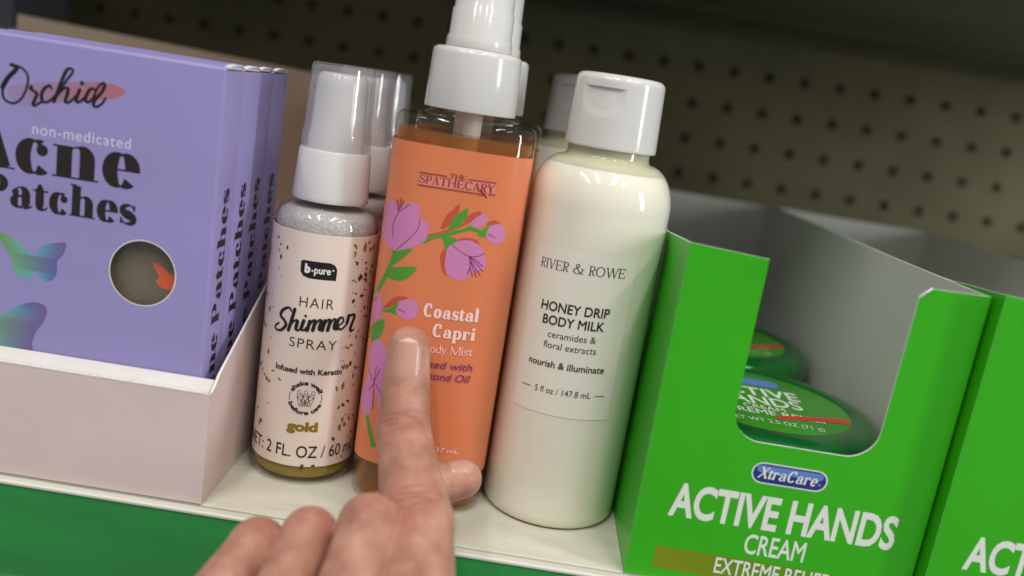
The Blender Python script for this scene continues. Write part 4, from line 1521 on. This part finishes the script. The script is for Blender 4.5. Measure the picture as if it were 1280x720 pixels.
def creases(jt, prev, nxt, offs, depth, wid):
    ax = np.array(nxt, float) - np.array(prev, float); ax /= np.linalg.norm(ax)
    rel = Vn - np.array(jt)
    s_ = rel @ ax
    rad = np.linalg.norm(rel - s_[:, None] * ax, axis=1)
    back = np.clip(-(G[:, 1]) * 0.8 + G[:, 2] * 0.5, 0, 1)
    side = rel[:, 0]
    msk = (rad < 13) * back
    for o_, dp in offs:
        wob = 0.35 * np.sin(side * 0.55 + o_ * 1.7) + 0.02 * side * side * (0.4 if o_ > 0 else -0.4) * 0.5
        crease[:] += depth * dp * msk * np.exp(-((s_ - o_ - wob) / wid) ** 2) * np.exp(-(side / 7.5) ** 4)
    flush[:] += msk * np.exp(-(s_ / 7.0) ** 2)


creases(IDX[1], IDX[0], IDX[2], [(-2.4, .7), (-0.9, 1), (0.8, .9), (2.3, .6)], 0.28, 0.4)
creases(IDX[2], IDX[1], IDX[3], [(-4.2, .6), (-2.2, 1), (-0.3, 1), (1.8, .9), (3.8, .7), (5.6, .5)], 0.36, 0.5)
for F_ in FING:
    creases(F_[1], F_[0], F_[2], [(-5.0, .4), (-3.0, .7), (-1.2, .8), (0.8, .7), (2.8, .5)], 0.3, 0.5)
Vn = Vn - G * crease[:, None]
V[near] = Vn
me.vertices.foreach_set('co', (V * MM).ravel())
col = np.zeros((len(V), 4), np.float32); col[:, 3] = 1
col[near, 0] = np.clip(flush, 0, 1); col[near, 1] = np.clip(crease * 2.5, 0, 1)
tip = np.exp(-(np.linalg.norm(V - np.array(IDX[0]), axis=1) / 9.0) ** 2)
tipt = np.exp(-(np.linalg.norm(V - np.array(THUMB[3]), axis=1) / 9.0) ** 2)
col[:, 0] = np.clip(col[:, 0] + 0.6 * tipt, 0, 1)
at = me.color_attributes.new('tone', 'FLOAT_COLOR', 'POINT')
at.data.foreach_set('color', col.ravel())

m_skin = bpy.data.materials.new('skin')
m_skin.use_nodes = True
nt = m_skin.node_tree
bs = nt.nodes['Principled BSDF']
bs.inputs['Roughness'].default_value = 0.46
bs.inputs['Specular IOR Level'].default_value = 0.35
bs.inputs['Subsurface Weight'].default_value = 0.25
bs.inputs['Subsurface Radius'].default_value = (1.0, 0.45, 0.3)
bs.inputs['Subsurface Scale'].default_value = 0.003
tcn = nt.nodes.new('ShaderNodeTexCoord')
n1 = nt.nodes.new('ShaderNodeTexNoise'); n1.inputs['Scale'].default_value = 140; n1.inputs['Detail'].default_value = 6
nt.links.new(tcn.outputs['Object'], n1.inputs['Vector'])
rmp = nt.nodes.new('ShaderNodeValToRGB')
rmp.color_ramp.elements[0].position = 0.32; rmp.color_ramp.elements[0].color = (*lin((160, 111, 92)), 1)
rmp.color_ramp.elements[1].position = 0.70; rmp.color_ramp.elements[1].color = (*lin((196, 148, 126)), 1)
nt.links.new(n1.outputs['Fac'], rmp.inputs['Fac'])
atn = nt.nodes.new('ShaderNodeAttribute'); atn.attribute_name = 'tone'
sep = nt.nodes.new('ShaderNodeSeparateColor'); nt.links.new(atn.outputs['Color'], sep.inputs['Color'])
mx1 = nt.nodes.new('ShaderNodeMix'); mx1.data_type = 'RGBA'
mx1.inputs['B'].default_value = (*lin((172, 98, 84)), 1)
ml = nt.nodes.new('ShaderNodeMath'); ml.operation = 'MULTIPLY'; ml.inputs[1].default_value = 0.32
nt.links.new(sep.outputs['Red'], ml.inputs[0]); nt.links.new(ml.outputs[0], mx1.inputs['Factor'])
nt.links.new(rmp.outputs['Color'], mx1.inputs['A'])
mx2 = nt.nodes.new('ShaderNodeMix'); mx2.data_type = 'RGBA'
mx2.inputs['B'].default_value = (*lin((140, 84, 68)), 1)
ml2 = nt.nodes.new('ShaderNodeMath'); ml2.operation = 'MULTIPLY'; ml2.inputs[1].default_value = 0.5
nt.links.new(sep.outputs['Green'], ml2.inputs[0]); nt.links.new(ml2.outputs[0], mx2.inputs['Factor'])
nt.links.new(mx1.outputs['Result'], mx2.inputs['A']); nt.links.new(mx2.outputs['Result'], bs.inputs['Base Color'])
vor = nt.nodes.new('ShaderNodeTexVoronoi'); vor.inputs['Scale'].default_value = 1300
nt.links.new(tcn.outputs['Object'], vor.inputs['Vector'])
bpn = nt.nodes.new('ShaderNodeBump'); bpn.inputs['Strength'].default_value = 0.4; bpn.inputs['Distance'].default_value = 0.0003
nt.links.new(vor.outputs['Distance'], bpn.inputs['Height']); nt.links.new(bpn.outputs['Normal'], bs.inputs['Normal'])
hand = link('hand', me, m_skin, None, (0, 0, 0), 180)
tag(hand, 'left hand with index finger pointing up at the coral mist bottle, other fingers curled', 'hand')

# nails: patches marched onto the finger surface
m_nail = mat('nail', (190, 142, 124), 0.34, coat=0.15, sss=0.1)
m_ntip = mat('nail_tip', (208, 176, 150), 0.4)


def nail(name, centre, axis, out, w, l, tipped=True):
    ax = Vector(axis).normalized(); on = Vector(out).normalized()
    on = (on - ax * on.dot(ax)).normalized()
    sd = ax.cross(on)
    NU, NV = 18, 22
    pts = []
    for j in range(NV + 1):
        v = -1 + 2 * j / NV
        for i in range(NU + 1):
            u = -1 + 2 * i / NU
            wd = math.sqrt(max(0.0, 1 - abs(v) ** 3.0)) * 0.86 + 0.14 if v > 0 else math.sqrt(max(0.0, 1 - abs(v) ** 3.4)) * 0.8 + 0.2
            pts.append(Vector(centre) + sd * (u * w / 2 * wd) + ax * (v * l / 2) + on * 14)
    P = np.array([list(p) for p in pts], np.float32); o3 = np.array(list(on), np.float32)
    for _ in range(40):
        P = P - o3 * hand_sdf(P)[:, None] * 0.9
    us = np.array([abs(-1 + 2 * i / NU) for j in range(NV + 1) for i in range(NU + 1)])
    vv = np.array([-1 + 2 * j / NV for j in range(NV + 1) for i in range(NU + 1)])
    rise = 0.35 * (1 - us ** 4) * (1 - np.clip(-vv, 0, 1) ** 6) - 0.1
    P = P + o3 * rise[:, None].astype(np.float32)
    mb = MB()
    fs, ms = [], []
    for j in range(NV):
        for i in range(NU):
            a = j * (NU + 1) + i
            fs.append((a, a + 1, a + NU + 2, a + NU + 1)); ms.append(1 if (j >= NV - 2 and tipped) else 0)
    mb.add([tuple(p) for p in P], fs, ms)
    return mb.build(name, [m_nail, m_ntip], hand, smooth=180)


nail('fingernail', (-26.9, 6.0, 53.6), (Vector(IDX[0]) - Vector(IDX[1])), (0.02, -0.95, 0.3), 9.0, 12.0)
nail('thumbnail', (-5.4, 2.4, 20.6), (Vector(THUMB[3]) - Vector(THUMB[2])), (0.1, -0.25, 0.95), 6.5, 7.5, False)
